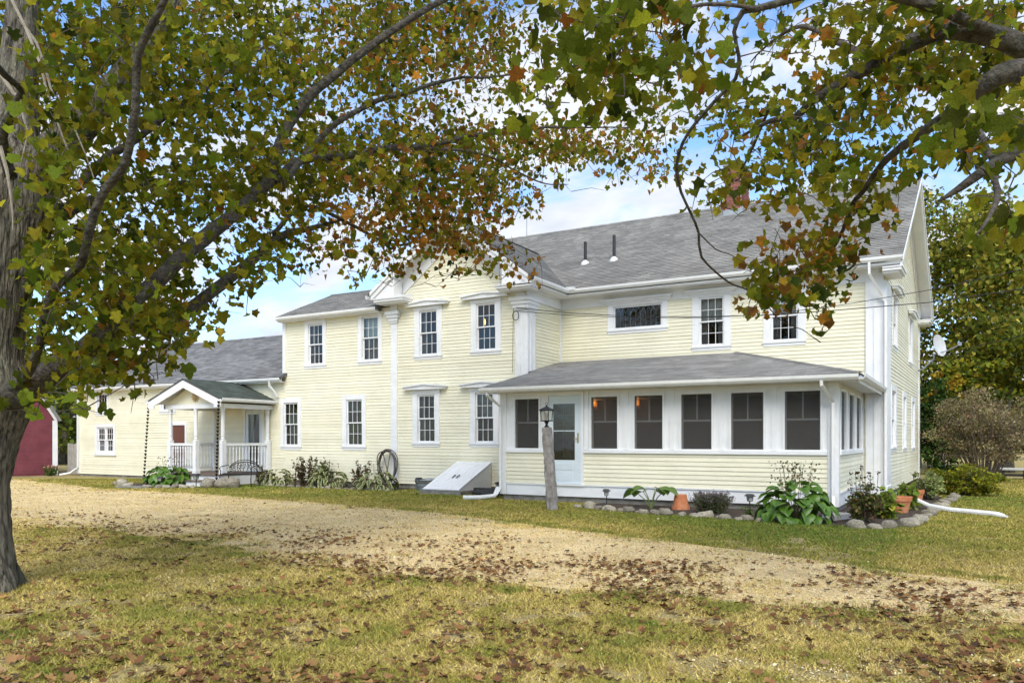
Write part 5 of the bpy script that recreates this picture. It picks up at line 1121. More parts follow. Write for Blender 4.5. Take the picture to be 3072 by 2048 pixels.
perennial(-2.75, -5.65, .42, .42, 300, 10, .035, [(.11, .15, .07), (.15, .18, .09)], [1, 1], 'grey green lavender bush with faded purple spikes under the porch windows', 78, tips=((.22, .17, .20), .022), lean=.45, name='lavender_bush')
perennial(-1.95, -5.9, .12, .22, 8, 6, .07, [(.13, .2, .04)], [1], 'tiny green seedling left of the path light by the big hosta', 79)
perennial(-31.9, -3.0, .35, .45, 26, 16, .10, [(.26, .32, .05), (.18, .26, .04)], [2, 1], 'yellow green clump at the foot of the red barn wall', 80, group='plants along the red barn'); perennial(-32.8, -3.3, .3, .6, 20, 14, .09, [(.18, .26, .05)], [1], 'pink flowered plant nearest the maple trunk at the red barn', 81, tips=((.55, .25, .25), .07), group='plants along the red barn'); perennial(-31.0, -2.9, .32, .4, 20, 16, .09, [(.10, .16, .03)], [1], 'pink flowered plant right of the yellow green clump by the fence', 82, tips=((.6, .38, .28), .07), group='plants along the red barn')
perennial(-32.2, -2.75, .3, 1.0, 14, 3, .06, [(.32, .22, .10)], [1], 'dry straw coloured stalks before the red barn wall', 83, group='plants along the red barn')
# big leaved rhubarb
e = empty('rhubarb_plant', (-4.15, -5.3, 0), 0, 'broad leaved green rhubarb plant left of the upturned pot', 'plant'); rng = np.random.default_rng(90)
V, Fc, fm = curved_leaf(.36, .20, .25, fold=.25, n=8); me = np_mesh('leaf', V, Fc, [mat('rhubarb_green', (.11, .19, .035), (.16, .25, .06), scale=8, rough=.5, trans=.25)] * 2, True, fmat=fm)
for i, (dx, dy, h) in enumerate(((-.42, -.05, .34), (-.18, -.12, .44), (.20, -.08, .46), (.38, .0, .42), (.05, .15, .40), (-.3, .15, .36))):
    a = math.atan2(dy, dx); link('leaf', me, e, (dx * .75, dy * .75, h), (-.15, rng.normal(0, .2), a - math.pi / 2)); MB().tube([(0, 0, 0), (dx * .35, dy * .35, h * .6), (dx * .75, dy * .75, h)], [.014, .011, .008], 6).build('stalk', mat('rhubarb_stalk', (.16, .20, .06), rough=.5), e)

# ------------------------------------------------------------------ the two maples overhead
DENS = ["88799999868999874799874465898899", "99999999977998886689862266789999", "99999988997886456888865214589989", "99978987773357325666636778983489",
        "99776677999999988987625699856857", "99788899989999895323425777673146", "99788778789987 5000014325860016".replace(' ', ''), "99889957777778860000000079510054",
        "89999847543677366300000798400000", "89999954000000000000000677200000", "78899820000000000000000002000000", "65889300000000000000000000000000", "67641000000000000000000000000000", "00000000000000000000000000000000"]
DENS[6] = "99788778587699875000014325860016"
DENS[8] = "89999847543452442000000798400000"
DG = np.array([[int(ch) for ch in r.ljust(32, '0')[:32]] for r in DENS], float) / 9.0
TREES = {}
def limb_path(pts, step=.12, wob=.02, seed=0):
    P_ = np.array([at(u, v, d) for u, v, d, r in pts]); R_ = np.array([q[3] for q in pts]); n = len(P_); out = []; rad = []
    for i in range(n - 1):
        p0 = P_[max(i - 1, 0)]; p1 = P_[i]; p2 = P_[i + 1]; p3 = P_[min(i + 2, n - 1)]; k = max(2, int(np.linalg.norm(p2 - p1) / step))
        for j in range(k):
            t = j / k; out.append(.5 * ((2 * p1) + (-p0 + p2) * t + (2 * p0 - 5 * p1 + 4 * p2 - p3) * t * t + (-p0 + 3 * p1 - 3 * p2 + p3) * t ** 3)); rad.append(R_[i] * (1 - t) + R_[i + 1] * t)
    out.append(P_[-1]); rad.append(R_[-1]); out = np.array(out); rad = np.array(rad)
    s = np.arange(len(out)); out[:, 2] += wob * (vnoise(s, s * 0, 4, seed) - .5) * 2 * np.minimum(1, rad / .03 + .3); out[:, 0] += wob * (vnoise(s, s * 0, 5, seed + 9) - .5) * 2
    return out, rad
def bark_tube(paths, n, seed, amp=.05, ridge=0):
    """one continuous gnarly mesh"""
    m = MB()
    for q, (P_, R_) in enumerate(paths):
        m2 = MB(); m2.tube(P_, R_, n); b = len(m2.v); V = np.array(m2.v); k = len(P_)
        C = np.repeat(np.array(P_), n, 0); d = V - C; i = np.repeat(np.arange(k), n); j = np.tile(np.arange(n), k)
        f = 1 + amp * (vnoise(j * 1.7 + q * 31, i * .35, 1.0, seed) - .5) * 2 + amp * .6 * (vnoise(j * 3.1, i * .9 + q * 7, 1.0, seed + 1) - .5) * 2
        if ridge:                     # long vertical furrows and a lobed root flare
            wv = j + 5 * (vnoise(i * .05, j * .12, 1.0, seed + 4) - .5); ja = np.minimum(wv % n, n - wv % n)
            r1 = 1 - np.abs(vnoise(wv * .42, i * .055 + q * 9, 1.0, seed + 2) * 2 - 1); r2 = 1 - np.abs(vnoise(wv * .8, i * .16, 1.0, seed + 3) * 2 - 1)
            f = f + ridge * (r1 - .6) * 1.3 + ridge * .6 * (r2 - .5)
            if q == 0: f = f + np.clip(1 - i / 14, 0, 1) ** 1.5 * .28 * np.cos(4 * 2 * math.pi * j / n + .6)
        m._add(list(C + d * f[:, None]), m2.f)
    return m
LT = empty('maple_tree', tuple(at(-32, 1770, 7.85) * (1, 1, 0)), 0, 'big maple with furrowed trunk at the left edge and boughs over the lawn', 'tree')
RT = empty('maple_tree', tuple(at(3900, 1700, 6.2) * (1, 1, 0)), 0, 'maple whose leafy boughs hang in from the upper right over the roof', 'tree')
LB_, RB_ = np.array(LT.location), np.array(RT.location)
def loc_paths(pl, base): return [(P_ - base, R_) for P_, R_ in pl]
trunk = [(-62, 1830, 7.85, .50), (-62, 1770, 7.85, .40), (-66, 1700, 7.85, .33), (-76, 1600, 7.85, .31), (-80, 1450, 7.85, .31), (-52, 1300, 7.85, .32), (-22, 1190, 7.85, .36), (-38, 1080, 7.85, .31), (-30, 960, 7.85, .315), (-12, 820, 7.85, .345), (18, 700, 7.9, .37), (40, 590, 7.9, .38), (45, 520, 7.95, .33), (40, 430, 8.0, .24), (50, 300, 8.1, .19), (62, 150, 8.2, .17), (70, 0, 8.3, .15), (80, -250, 8.5, .12), (90, -600, 8.8, .07)]
leader2 = [(60, 620, 7.9, .24), (120, 520, 7.85, .20), (190, 430, 7.8, .175), (270, 340, 7.8, .15), (360, 240, 7.9, .12), (450, 120, 8.1, .10), (560, -60, 8.3, .08), (680, -300, 8.6, .05)]
Lt = [limb_path(trunk, .045, .006, 1), limb_path(leader2, .06, .012, 2)]
bark_tube(loc_paths(Lt, LB_), 84, 5, .035, ridge=.055).build('trunk', BARK, LT, True)
limbsL = [
 [(20, 1190, 7.8, .20), (100, 1155, 7.5, .15), (200, 1085, 7.3, .125), (300, 1010, 7.2, .11), (360, 940, 7.2, .095), (421, 885, 7.3, .085), (500, 810, 7.5, .085), (600, 727, 7.9, .085), (700, 640, 8.4, .08), (800, 550, 8.8, .078), (845, 425, 9.0, .065), (885, 350, 9.1, .062), (950, 265, 9.2, .058), (1040, 200, 9.4, .055), (1175, 100, 9.6, .05), (1330, 0, 9.9, .045), (1500, -120, 10.3, .03), (1700, -260, 10.8, .015)],
 [(290, 1020, 7.2, .09), (360, 985, 7.6, .088), (430, 970, 8.2, .085), (500, 962, 8.8, .085), (574, 925, 9.3, .085), (650, 860, 9.8, .085), (727, 799, 10.2, .078), (842, 715, 10.8, .065), (930, 688, 11.4, .045), (1010, 660, 12, .025), (1090, 640, 12.5, .01)],
 [(840, 560, 8.9, .05), (890, 500, 9.2, .045), (935, 445, 9.5, .042), (1000, 380, 9.8, .040), (1100, 320, 10.1, .037), (1210, 280, 10.4, .033), (1325, 250, 10.8, .028), (1425, 232, 11.1, .022), (1550, 225, 11.6, .010)],
 [(830, 545, 8.9, .06), (870, 500, 9.4, .055), (915, 482, 9.8, .055), (1050, 468, 10.3, .052), (1150, 445, 10.7, .048), (1300, 432, 11.2, .042), (1450, 402, 11.7, .034), (1575, 390, 12.1, .027), (1700, 382, 12.5, .020), (1900, 385, 13.2, .008)],
 [(40, 1165, 7.5, .07), (77, 1128, 7.2, .06), (103, 1078, 7.0, .055), (126, 1002, 6.8, .05), (142, 925, 6.6, .048), (165, 868, 6.5, .048), (230, 805, 6.3, .046), (245, 775, 6.2, .045), (280, 650, 6.0, .045), (320, 565, 5.9, .044), (370, 500, 5.8, .043), (395, 400, 5.7, .040), (405, 300, 5.6, .037), (410, 175, 5.5, .036), (440, 100, 5.4, .034), (490, 0, 5.3, .03), (560, -160, 5.2, .02), (620, -320, 5.2, .01)],
 [(120, 660, 7.9, .10), (200, 630, 8.5, .085), (280, 600, 9.0, .07), (360, 572, 9.4, .06), (450, 556, 9.8, .052), (550, 550, 10.2, .045), (650, 560, 10.6, .038), (750, 572, 11, .03), (850, 590, 11.6, .018)],
 [(820, 700, 10.7, .04), (880, 640, 11.2, .035), (940, 620, 11.7, .033), (1050, 670, 12.1, .032), (1140, 720, 12.4, .028), (1210, 735, 12.6, .022), (1280, 705, 12.9, .014), (1400, 690, 13.3, .006)],
 [(1150, 447, 10.7, .028), (1300, 450, 11.2, .025), (1450, 462, 11.6, .022), (1550, 515, 11.9, .017), (1625, 550, 12.1, .012), (1705, 553, 12.3, .005)],
 [(230, 560, 8.3, .07), (330, 470, 8.8, .055), (430, 400, 9.3, .045), (520, 330, 9.8, .038), (640, 250, 10.4, .028), (780, 150, 11, .015), (900, 60, 11.6, .007)],
 [(30, 520, 7.6, .07), (10, 400, 7.3, .05), (60, 300, 7.0, .04), (65, 270, 6.9, .035), (0, 200, 6.5, .03), (-90, 90, 6.2, .02)],
 [(-60, 1150, 7.9, .16), (-200, 1000, 8.3, .12), (-380, 820, 8.8, .09), (-560, 600, 9.2, .06), (-760, 380, 9.6, .03)],
 [(-20, 640, 7.9, .16), (-160, 460, 7.2, .11), (-320, 250, 6.4, .08), (-480, -50, 5.8, .05), (-600, -400, 5.4, .025)],
]
limbsR = [
 [(3900, 900, 6.2, .17), (3500, 420, 6.1, .14), (3250, 240, 6.0, .105), (3072, 152, 5.8, .085), (2996, 110, 5.75, .08), (2896, 90, 5.7, .075), (2821, 97, 5.7, .07), (2696, 148, 5.8, .060), (2621, 190, 5.9, .052), (2521, 250, 6.1, .042), (2436, 300, 6.3, .034), (2386, 350, 6.5, .028), (2300, 372, 6.8, .018), (2200, 420, 7.2, .008)],
 [(3250, 260, 6.0, .08), (3072, 215, 5.5, .075), (2971, 242, 5.5, .062), (2876, 320, 5.7, .046), (2796, 380, 5.9, .038), (2706, 435, 6.2, .032), (2646, 490, 6.5, .028), (2596, 565, 6.8, .024), (2556, 620, 7.1, .02), (2521, 700, 7.4, .016), (2480, 780, 7.7, .012), (2440, 860, 7.9, .006)],
 [(3500, 420, 5.4, .06), (3200, 400, 4.3, .045), (3060, 460, 4.1, .035), (2996, 490, 4.05, .030), (2921, 540, 4.0, .024), (2870, 575, 4.0, .016), (2816, 606, 4.0, .006)],
 [(2996, 110, 5.7, .04), (2800, 30, 5.4, .034), (2600, -30, 5.2, .03), (2450, -20, 5.2, .027), (2356, 5, 5.2, .025), (2271, 27, 5.2, .022), (2226, 37, 5.2, .019), (2196, 100, 5.25, .015), (2211, 175, 5.3, .0135), (2201, 240, 5.4, .0135), (2146, 300, 5.5, .013), (2071, 395, 5.7, .0125), (2041, 460, 5.8, .012), (2031, 510, 5.9, .0115), (2041, 575, 6.0, .011), (2071, 640, 6.1, .0105), (2096, 700, 6.2, .010), (2104, 774, 6.3, .0095), (2180, 844, 6.6, .008), (2238, 870, 6.8, .007), (2290, 900, 7.0, .006), (2330, 950, 7.1, .004), (2390, 986, 7.2, .002)],
 [(2271, 27, 5.2, .014), (2131, 15, 5.0, .012), (1980, 40, 4.6, .010), (1880, 10, 4.2, .009), (1800, 70, 3.9, .007), (1740, 130, 3.7, .004)],
 [(2090, 695, 6.2, .006), (2150, 749, 6.4, .005), (2188, 759, 6.5, .0045), (2215, 775, 6.5, .003), (2238, 790, 6.6, .002)],
 [(2621, 190, 5.9, .03), (2520, 130, 6.2, .025), (2400, 80, 6.6, .018), (2300, 140, 7.0, .010), (2250, 190, 7.2, .005)],
 [(2300, 330, 6.9, .014), (2240, 480, 7.8, .011), (2180, 560, 8.6, .008), (2130, 610, 9.2, .004)],
 [(2876, 320, 5.7, .025), (2950, 420, 4.6, .02), (2990, 560, 3.7, .014), (2960, 650, 3.3, .008), (2920, 700, 3.2, .004)],
 [(3500, 420, 6.1, .07), (3300, 60, 6.2, .055), (3000, -180, 6.3, .04), (2700, -320, 6.4, .025), (2400, -400, 6.6, .012)],
]
PL = [limb_path([(a, b, c, r * (.72 if i == 4 else .86)) for a, b, c, r in l], .10, .025, 20 + i) for i, l in enumerate(limbsL)]; PR = [limb_path(l, .08, .016, 60 + i) for i, l in enumerate(limbsR)]
for pl, base, T in ((PL, LB_, LT), (PR, RB_, RT)):
    for i, q in enumerate(pl): bark_tube(loc_paths([q], base), 12, 40 + i, .11).build('limb', LIMB if q[1].max() > .03 else TWIG, T, True)
bark_tube(loc_paths([limb_path([(3900, 1760, 6.2, .5), (3900, 1650, 6.2, .36), (3905, 1300, 6.2, .32), (3900, 900, 6.2, .33), (3960, 400, 6.3, .26), (4000, -200, 6.4, .15)], .15, .01, 3)], RB_), 24, 8, .07).build('trunk', BARK, RT, True)
# pale dead stems hanging by the trunk
m = MB()
for pts in ([(30, -10, 6.6), (75, 80, 6.6), (120, 190, 6.6), (140, 270, 6.6), (170, 360, 6.6), (205, 455, 6.6), (240, 550, 6.6), (262, 590, 6.6)], [(60, 60, 6.7), (110, 130, 6.7), (140, 220, 6.7), (152, 265, 6.7), (200, 330, 6.7), (230, 400, 6.7), (255, 460, 6.7), (282, 535, 6.7)], [(0, 440, 6.9), (20, 510, 6.9), (30, 570, 6.9), (38, 640, 6.9), (38, 690, 6.9)], [(0, 220, 7.0), (40, 280, 7.0), (64, 300, 7.0), (70, 350, 7.0), (85, 400, 7.0), (70, 460, 7.0), (55, 540, 7.1)]):
    P_ = [at(*p) - LB_ for p in pts]; m.tube(P_, list(np.linspace(.014 if pts[0][1] < 100 else .02, .005, len(P_))), 6)
m.build('dead_stems', STICK, LT)

def canopy():
    rng = np.random.default_rng(99); CELL = 96
    rows = range(-7, 14); cols = range(-7, 36)
    clusters = []                     # (pos, tree, depth, u, v, nleaf, scale)
    for r in rows:
        for c in cols:
            rr = min(max(r, 0), 13); cc = min(max(c, 0), 31); dens = DG[rr, cc]
            out = r < 0 or c < 0 or c > 31
            if c < 0 and r > 8: dens = 0
            if out: dens *= .22
            if dens <= 0: continue
            # bilinear-ish jitter keeps the outline ragged
            tau = -math.log(1 - min(.93, .97 * dens ** 1.35)); 
            acc = 0; tries = 0
            while acc < tau:
                u = (c + rng.uniform(0, 1)) * CELL; v = (r + rng.uniform(0, 1)) * CELL
                left = u < 2035 + 60 * rng.normal()
                if left:
                    base = 6.6 + 6.8 * min(max((u - 150) / 1550, 0), 1) ; 
                    if v > 950: base = 6.3
                    d = base * rng.uniform(.86, 1.32)
                    if rng.random() < .28 and v < 760: d = base * rng.uniform(1.25, 1.75)
                    if u < 125 and v < 1130: d = rng.uniform(8.5, 11.5)
                    d = min(d, 17.0)
                    if 1620 < u < 2100 and -300 < v < 330 and rng.random() < .16: d = rng.uniform(3.6, 4.8); left = False
                else:
                    if u > 2860 and v > 330: d = rng.uniform(3.5, 5.0)
                    elif v > 560 and u > 2180: d = rng.uniform(6.6, 8.8)
                    elif u < 2330 and v > 280: d = rng.uniform(6.8, 11)
                    else: d = rng.uniform(5.2, 9.8)
                if out and d < 4.5: d = 4.5
                tries += 1; pw = at(u, v, d)      # leafy sprays with gaps between them
                nz = fbm(pw[0] * .8 + pw[1] * .6, pw[2] + .25 * pw[1], .75, 13, 2)
                if tries < 4000 and rng.random() > np.clip((nz - .40) * 6, .04, 1): continue
                n = int(rng.integers(4, 9)); s = .102 * rng.uniform(.8, 1.2)
                if d > 12 or d < 6: s *= .88
                px = s * FPX / d
                acc += n * .55 * .50 * px * px / CELL ** 2
                clusters.append((u, v, d, left, n, s, out))
    return clusters, rng
CL, rng = canopy()
def grow(sk, pts, base, T, rng):
    """twigs: every cluster is tied to the nearest limb point or to a cluster tied before it"""
    nodes = np.concatenate([p for p, r in sk]); nodes = nodes[::2]; dist = np.full(len(pts), 1e9); par = np.zeros((len(pts), 3))
    for i0 in range(0, len(pts), 400):
        D_ = np.linalg.norm(pts[i0:i0 + 400, None] - nodes[None], axis=2); k = D_.argmin(1); dist[i0:i0 + 400] = D_[np.arange(len(k)), k]; par[i0:i0 + 400] = nodes[k]
    done = np.zeros(len(pts), bool); m = MB(); order = []; depth_ = np.zeros(len(pts))
    for _ in range(len(pts)):
        dd = np.where(done, 1e9, dist); i = int(dd.argmin()); done[i] = True
        a, b = par[i], pts[i]; L = dist[i]
        if L < 2.6:
            mid = (a + b) / 2 + np.array((rng.normal(0, .06 * L), rng.normal(0, .06 * L), .10 * L)); r0 = .0045 + .003 * min(L, 2)
            m.tube([a - base, mid - base, b - base], [r0, r0 * .75, .0022], 4, caps=False)
        dn = np.linalg.norm(pts - b, axis=1) + .05; better = (~done) & (dn < dist); dist[better] = dn[better]; par[better] = b
    o = m.build('twigs', TWIG, T); o['kind'] = 'stuff'
def hang_leaves(T, base, cl, sk, rng, seed):
    pts = np.array([at(u, v, d) for u, v, d, *_ in cl]); keep = pts[:, 2] > .9
    cl = [c for c, k in zip(cl, keep) if k]; pts = pts[keep]
    grow(sk, pts, base, T, rng)
    P_, S_, C_, D_ = [], [], [], []
    for (u, v, d, left, n, s, out), p in zip(cl, pts):
        if left: aut = .02 + .36 * min(max((u - 700) / 500, 0), 1) + (.25 if v > 560 and u > 900 else 0) + (.2 if d > 11 else 0)
        else: aut = .22 + (.45 if v > 640 and u < 2800 else 0) - (.2 if d < 4.6 else 0)
        a = min(max(aut + rng.normal(0, .22), 0), 1)
        w = np.array([3.4 * (1 - a) + .1, 3.8 * (1 - a) + .4, .04 + .8 * a * a, 1.8 * a * a + .005, 2.2 * a * a + .01, .5]); w[rng.choice(6, p=w / w.sum())] += 5.0
        q = rng.normal(0, 1, (n, 3)) * np.array((.125, .125, .09)) * (1 + .02 * d)
        P_.append(p + q); S_.append(s * rng.uniform(.6, 1.2, n)); C_.append(pal(n, [GRN, OLV, YLW, ORG, BRN, DKG], w, rng, .14) * rng.normal(.88, .16)); D_.append(np.full(n, d))
    P_ = np.concatenate(P_); S_ = np.concatenate(S_); C_ = np.concatenate(C_); D_ = np.concatenate(D_)
    u, v, z = proj(P_); inf = (u > -60) & (u < 3130) & (v > -60)
    uw = u + 70 * (vnoise(u, v, 60, 3) - .5); vw = v + 28 + 70 * (vnoise(u, v, 60, 8) - .5); ci = np.clip((uw / 96).astype(int), 0, 31); ri = np.clip(np.floor(vw / 96).astype(int), 0, 14); dg = np.vstack([DG, np.zeros((1, 32))])[ri, ci]
    kp = ~inf | (rng.uniform(0, 1, len(u)) < np.clip(dg * 5, 0, 1)); P_, S_, C_, D_, u, v, z = [q[kp] for q in (P_, S_, C_, D_, u, v, z)]
    inside = (u > 0) & (u < 3072) & (v > 0) & (v < 2048); size = np.where(inside, S_ / z, 0)
    big = np.argsort(-size)[:260]; rest = np.ones(len(P_), bool); rest[big] = False
    n = len(P_); yaw = rng.uniform(0, 6.283, n); pitch = rng.normal(-.8, .62, n); roll = rng.normal(0, .6, n)
    arrs = []
    for t, sel in ((2, rest & (D_ < 6.2)), (1, rest & (D_ >= 6.2) & (D_ < 12.5)), (0, rest & (D_ >= 12.5))):
        if sel.any(): arrs.append(leaf_arrays(P_[sel] - base, S_[sel] * (1.15 if t == 0 else 1), C_[sel], t, yaw[sel], pitch[sel], roll[sel], rng, warp=.55))
    V, F_, C = join_arrays(arrs); o = link('foliage', np_mesh('foliage', V, F_, LEAF, col=C), T); o['kind'] = 'stuff'
    # the largest leaves, one object each, from a few shared meshes per colour
    proto = {}
    for i in big:
        k = int(i % 14)
        if k not in proto:
            V, F_, C = leaf_arrays(np.zeros((1, 3)), np.ones(1), C_[i:i + 1], 2, np.zeros(1), np.zeros(1), np.zeros(1), rng, warp=.3); proto[k] = np_mesh('leaf', V, F_, LEAF, col=C)
        R = Matrix(rot_mats(yaw[i:i + 1], pitch[i:i + 1], roll[i:i + 1])[0].tolist()); link('leaf', proto[k], T, P_[i] - base, R.to_euler(), [S_[i]] * 3)
    return n
nL = hang_leaves(LT, LB_, [c for c in CL if c[3]], Lt + PL, rng, 1); nR = hang_leaves(RT, RB_, [c for c in CL if not c[3]], PR, rng, 2)
print('clusters', len(CL), 'leaves', nL, nR)

# ------------------------------------------------------------------ grass, gravel, fallen leaves
def ground_pts(n, rng, dmin, dmax, power):
    """points on the ground in front of the camera, denser close by; margins beyond the picture edges"""
    d = dmin * (dmax / dmin) ** (rng.uniform(0, 1, n) ** power); u = rng.uniform(-450, 3520, n); t = (u - 1536) / FPX
    return CX + d * (-SN + t * CS), -DD + d * (CS + t * SN), d
def in_drive(x, y): return np.minimum(yfar(x) - y, y - ynear(x))        # > 0 inside, metres from the edge
def on_house(x, y):
    a = (y > -2.25) & (x > -31.4) & (x < .1); b = (y > -4.6) & (x > -8.45) & (x < -.45); c = (y > -4.9) & (x > -22) & (x < -18.8); d = (x > -31.4 - 8) & (x < -31.3) & (y > -2.5); e = (x > 0) & (x < .3) & (y > 0) & (y < 10.5)
    bk = (x > -11.4) & (x < -9.95) & (y > -4.0)
    return a | b | c | d | e | bk
def in_bed(x, y):
    b1 = (x > -5.7) & (x < 1.2) & (y > np.interp(x, [-5.7, -3.9, -2.2, -.1, .55, .9], [-5.75, -6.35, -6.5, -6.95, -6.5, -5.2])) & (y < 2.4) & (x < np.interp(y, [-7, -5.2, -3.2, 1.6], [.3, .9, .98, 1.25]))
    b2 = (x > -18.6) & (x < -12.7) & (y > -3.4); b3 = (x > -22.8) & (x < -19.3) & (y > np.interp(x, [-22.8, -20.6, -19.4], [-5.4, -6.0, -5.9]))
    return b1 | b2 | b3
def grass():
    rng = np.random.default_rng(5); Vs, Cs = [], []
    x, y, d = ground_pts(1100000, rng, 4.3, 30, .85)
    k = ~on_house(x, y) & ~in_bed(x, y); x, y, d = x[k], y[k], d[k]
    dr = in_drive(x, y); n1 = fbm(x, y, 1.2, 31); n2 = fbm(x, y, .35, 41, 3); n3 = fbm(x, y, 3.5, 51)
    # grass thins out over the gravel edge, tufts survive inside
    p = np.where(dr < -.25, 1.0, np.clip(.75 - dr * 1.2, 0, 1)); p = np.where(dr > 0, p * .55 + np.clip((n1 - .56) * 5, 0, .8) * np.clip(1.1 - dr / 2.2, 0, 1), p)
    p = np.where((dr > 0) & (d > 7), np.maximum(p, .10 * np.clip((n2 - .3) * 4, 0, 1)), p)
    nearright = np.clip((x - .4) / 1.6, 0, 1) * np.clip((-15.3 - y) / .8, 0, 1); p *= 1 - .75 * nearright          # worn gravelly corner
    p *= np.where((d < 12), np.clip(.25 + 2.4 * (n2 - .30), .06, 1), 1)
    k = rng.uniform(0, 1, len(x)) < p; x, y, d, dr, n1, n2, n3 = [q[k] for q in (x, y, d, dr, n1, n2, n3)]
    n = len(x); far = y > yfar(x)
    h = np.where(far, .030, .024) * rng.uniform(.4, 1.5, n) * (1 + .5 * (n2 - .5)); w = .0020 + .00070 * d * rng.uniform(.7, 1.3, n)
    a = rng.uniform(0, 6.283, n); ln = rng.uniform(.4, 1.9, n) * h; b = rng.uniform(0, 6.283, n)
    V = np.zeros((n, 3, 3)); V[:, 0] = np.stack([x - np.cos(a) * w, y - np.sin(a) * w, np.full(n, .0)], 1); V[:, 1] = np.stack([x + np.cos(a) * w, y + np.sin(a) * w, np.full(n, .0)], 1); V[:, 2] = np.stack([x + np.cos(b) * ln, y + np.sin(b) * ln, h], 1)
    dry = np.array((.76, .58, .21)); olive = np.array((.42, .36, .08)); green = np.array((.165, .24, .036)); brown = np.array((.22, .145, .075))
    f = np.where(far, .62 + .9 * (n3 - .5) + .35 * (n2 - .5), .24 + .9 * (n3 - .5) + 1.1 * (n2 - .5) + .5 * (n1 - .5)); f = np.where(far & (x > .8), f - .25, f); f = f + np.where(far, np.clip((y - yfar(x)) * .14 - .22, -.22, .25), 0); f = np.clip(f + rng.normal(0, .16, n), 0, 1)[:, None]
    f = np.where(((dr > .3) & (rng.uniform(0, 1, n) < .8))[:, None], f * .25, f)
    edge = (np.abs(dr) < .5) & (n2 > .60); f = np.where(edge[:, None], np.maximum(f, .72), f)
    C = np.where(f < .5, dry * (1 - f * 2) + olive * f * 2, olive * (2 - f * 2) + green * (f * 2 - 1)); kb = rng.uniform(0, 1, n) < .09; C[kb] = brown
    C = C * (1 + rng.normal(0, .14, (n, 1))); C = np.clip(np.repeat(C, 3, 0), .01, .8)
    o = link('grass', np_mesh('grass', V.reshape(-1, 3), np.arange(3 * n).reshape(-1, 3), GRASS, col=C)); tag(o, 'short dry and green lawn grass on both sides of the gravel drive', 'grass', kind='stuff'); return n
def gravel():
    rng = np.random.default_rng(6); x, y, d = ground_pts(150000, rng, 4.6, 22, .9); dr = in_drive(x, y); nr = np.clip((x - .2) / 1.6, 0, 1) * np.clip((-15.1 - y) / .8, 0, 1)
    k = (rng.uniform(0, 1, len(x)) < np.clip(dr * 1.2 + .35, .02, 1) + nr) & ~on_house(x, y) & ~in_bed(x, y); x, y, d = x[k], y[k], d[k]; n = len(x)
    o6 = np.array([(1, 0, 0), (-1, 0, 0), (0, 1, 0), (0, -1, 0), (0, 0, 1), (0, 0, -1)], float); f8 = np.array([(0, 2, 4), (2, 1, 4), (1, 3, 4), (3, 0, 4), (2, 0, 5), (1, 2, 5), (3, 1, 5), (0, 3, 5)])
    s = rng.lognormal(math.log(.0065), .40, n); sc = s[:, None] * rng.uniform(.6, 1.4, (n, 3)); sc[:, 2] *= .6; R = rot_mats(rng.uniform(0, 6.28, n), rng.normal(0, .3, n), rng.normal(0, .3, n))
    V = np.einsum('nij,nkj->nki', R, o6[None] * sc[:, None, :]) + np.stack([x, y, np.full(n, .008) + sc[:, 2] * .4], 1)[:, None]
    F_ = (f8[None] + (np.arange(n) * 6)[:, None, None]).reshape(-1, 3); C = np.repeat(pal(n, [(.78, .61, .35), (.58, .43, .23), (.82, .69, .47), (.36, .27, .16)], [4, 3, 2, 1.2], rng), 6, 0)
    o = link('gravel', np_mesh('gravel', V.reshape(-1, 3), F_, mat('pebble', (.4, .4, .3), tone=True, rough=.9, island=.1), col=C)); tag(o, 'loose pale gravel stones scattered over the driveway', 'gravel', kind='stuff')
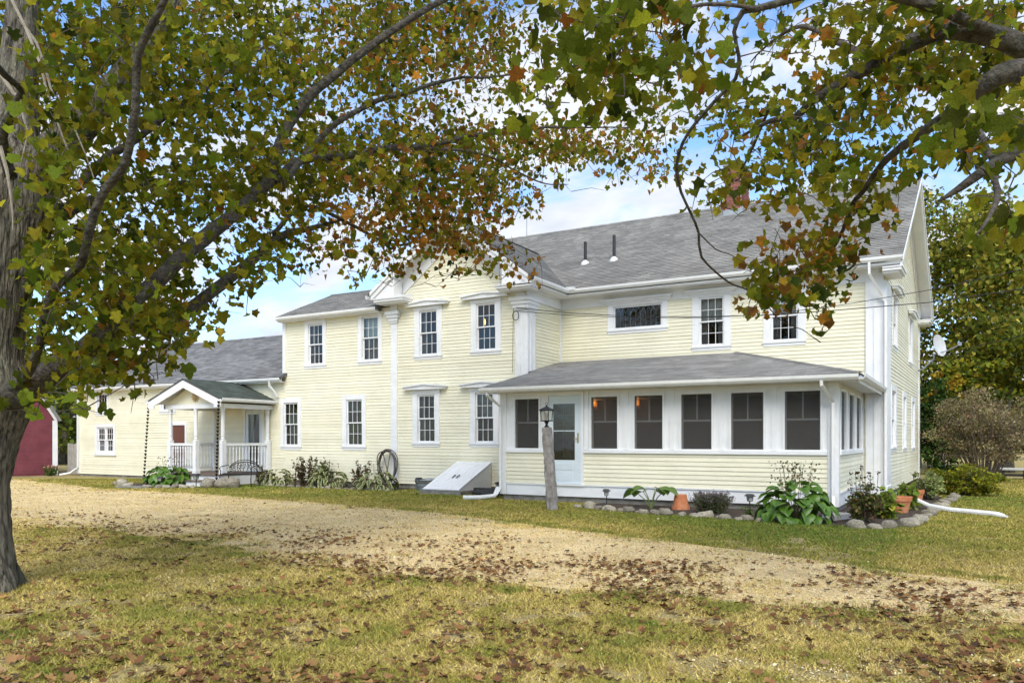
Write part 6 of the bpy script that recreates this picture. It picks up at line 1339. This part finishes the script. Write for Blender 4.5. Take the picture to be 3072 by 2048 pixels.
def fallen():
    rng = np.random.default_rng(8); x, y, d = ground_pts(60000, rng, 4.5, 24, 1.0); dr = in_drive(x, y); n1 = fbm(x, y, .9, 71); n2 = fbm(x, y, 2.6, 72)
    dens = .10 + .05 * (y < ynear(x))
    band = np.exp(-((y - (ynear(x) + 1.1)) / 1.5) ** 2) * np.clip((2.5 - x) / 3, .35, 1) * np.clip((x + 16) / 5, 0, 1); dens = dens + .85 * band
    dens = dens + .10 * np.clip((-14.5 - y), 0, 1) + .35 * np.clip((x - .5) / 1.5, 0, 1) * np.clip((-14.8 - y) / .8, 0, 1)
    dens = np.where(y > yfar(x) - .3, .012, dens); dens = dens * np.clip((n1 - .34) * 4.5, .10, 2.0) * np.where((x < -7) & (dr > 2.2), .15, 1)
    k = (rng.uniform(0, 1, len(x)) < dens * .75) & ~on_house(x, y) & ~in_bed(x, y); x, y, d = x[k], y[k], d[k]; n = len(x)
    P_ = np.stack([x, y, rng.uniform(.014, .030, n)], 1); S_ = rng.uniform(.03, .072, n); C_ = pal(n, [(.20, .10, .036), (.15, .07, .028), (.29, .16, .06), (.32, .21, .09), (.07, .042, .022)], [4, 4, 1.6, .5, 1.5], rng)
    yaw = rng.uniform(0, 6.28, n); pit = rng.normal(.0, .16, n); rol = rng.normal(0, .18, n); near = np.argsort(-(S_ / d))[:280]; rest = np.ones(n, bool); rest[near] = False
    # crisp curled leaf
    V0_, F0 = TPL[2]; Vc = V0_.copy(); Vc[:, 1] -= .4; Vc[:, 2] = .45 * (Vc[:, 0] ** 2) + .3 * (Vc[:, 1] ** 2) - .05; V1_, F1 = TPL[1]; Vd = V1_.copy(); Vd[:, 1] -= .4; Vd[:, 2] = .5 * (Vd[:, 0] ** 2) + .3 * (Vd[:, 1] ** 2) - .05
    V, F_, C = leaf_arrays(P_[rest], S_[rest], C_[rest], (Vd, F1), yaw[rest], pit[rest], rol[rest], rng, warp=.22)
    tag(link('fallen_leaves', np_mesh('fallen_leaves', V, F_, DRYLEAF, col=C)), 'brown fallen maple leaves strewn over gravel and grass', 'leaves', kind='stuff')
    proto = []
    for q in range(12): V, F_, C = leaf_arrays(np.zeros((1, 3)), np.ones(1), C_[q * 3:q * 3 + 1], (Vc, F0), np.zeros(1), np.zeros(1), np.zeros(1), rng, warp=.28); proto.append(np_mesh('fallen_leaf', V, F_, DRYLEAF, col=C))
    for j, i in enumerate(near):
        o = link('fallen_leaf', proto[j % 12], None, P_[i], (pit[i], rol[i], yaw[i]), [S_[i]] * 3); tag(o, 'curled brown maple leaf lying on the foreground lawn', 'leaf', 'fallen maple leaves in the foreground')
    return n
ng = grass(); gravel(); nf = fallen(); print('blades', ng, 'fallen', nf)
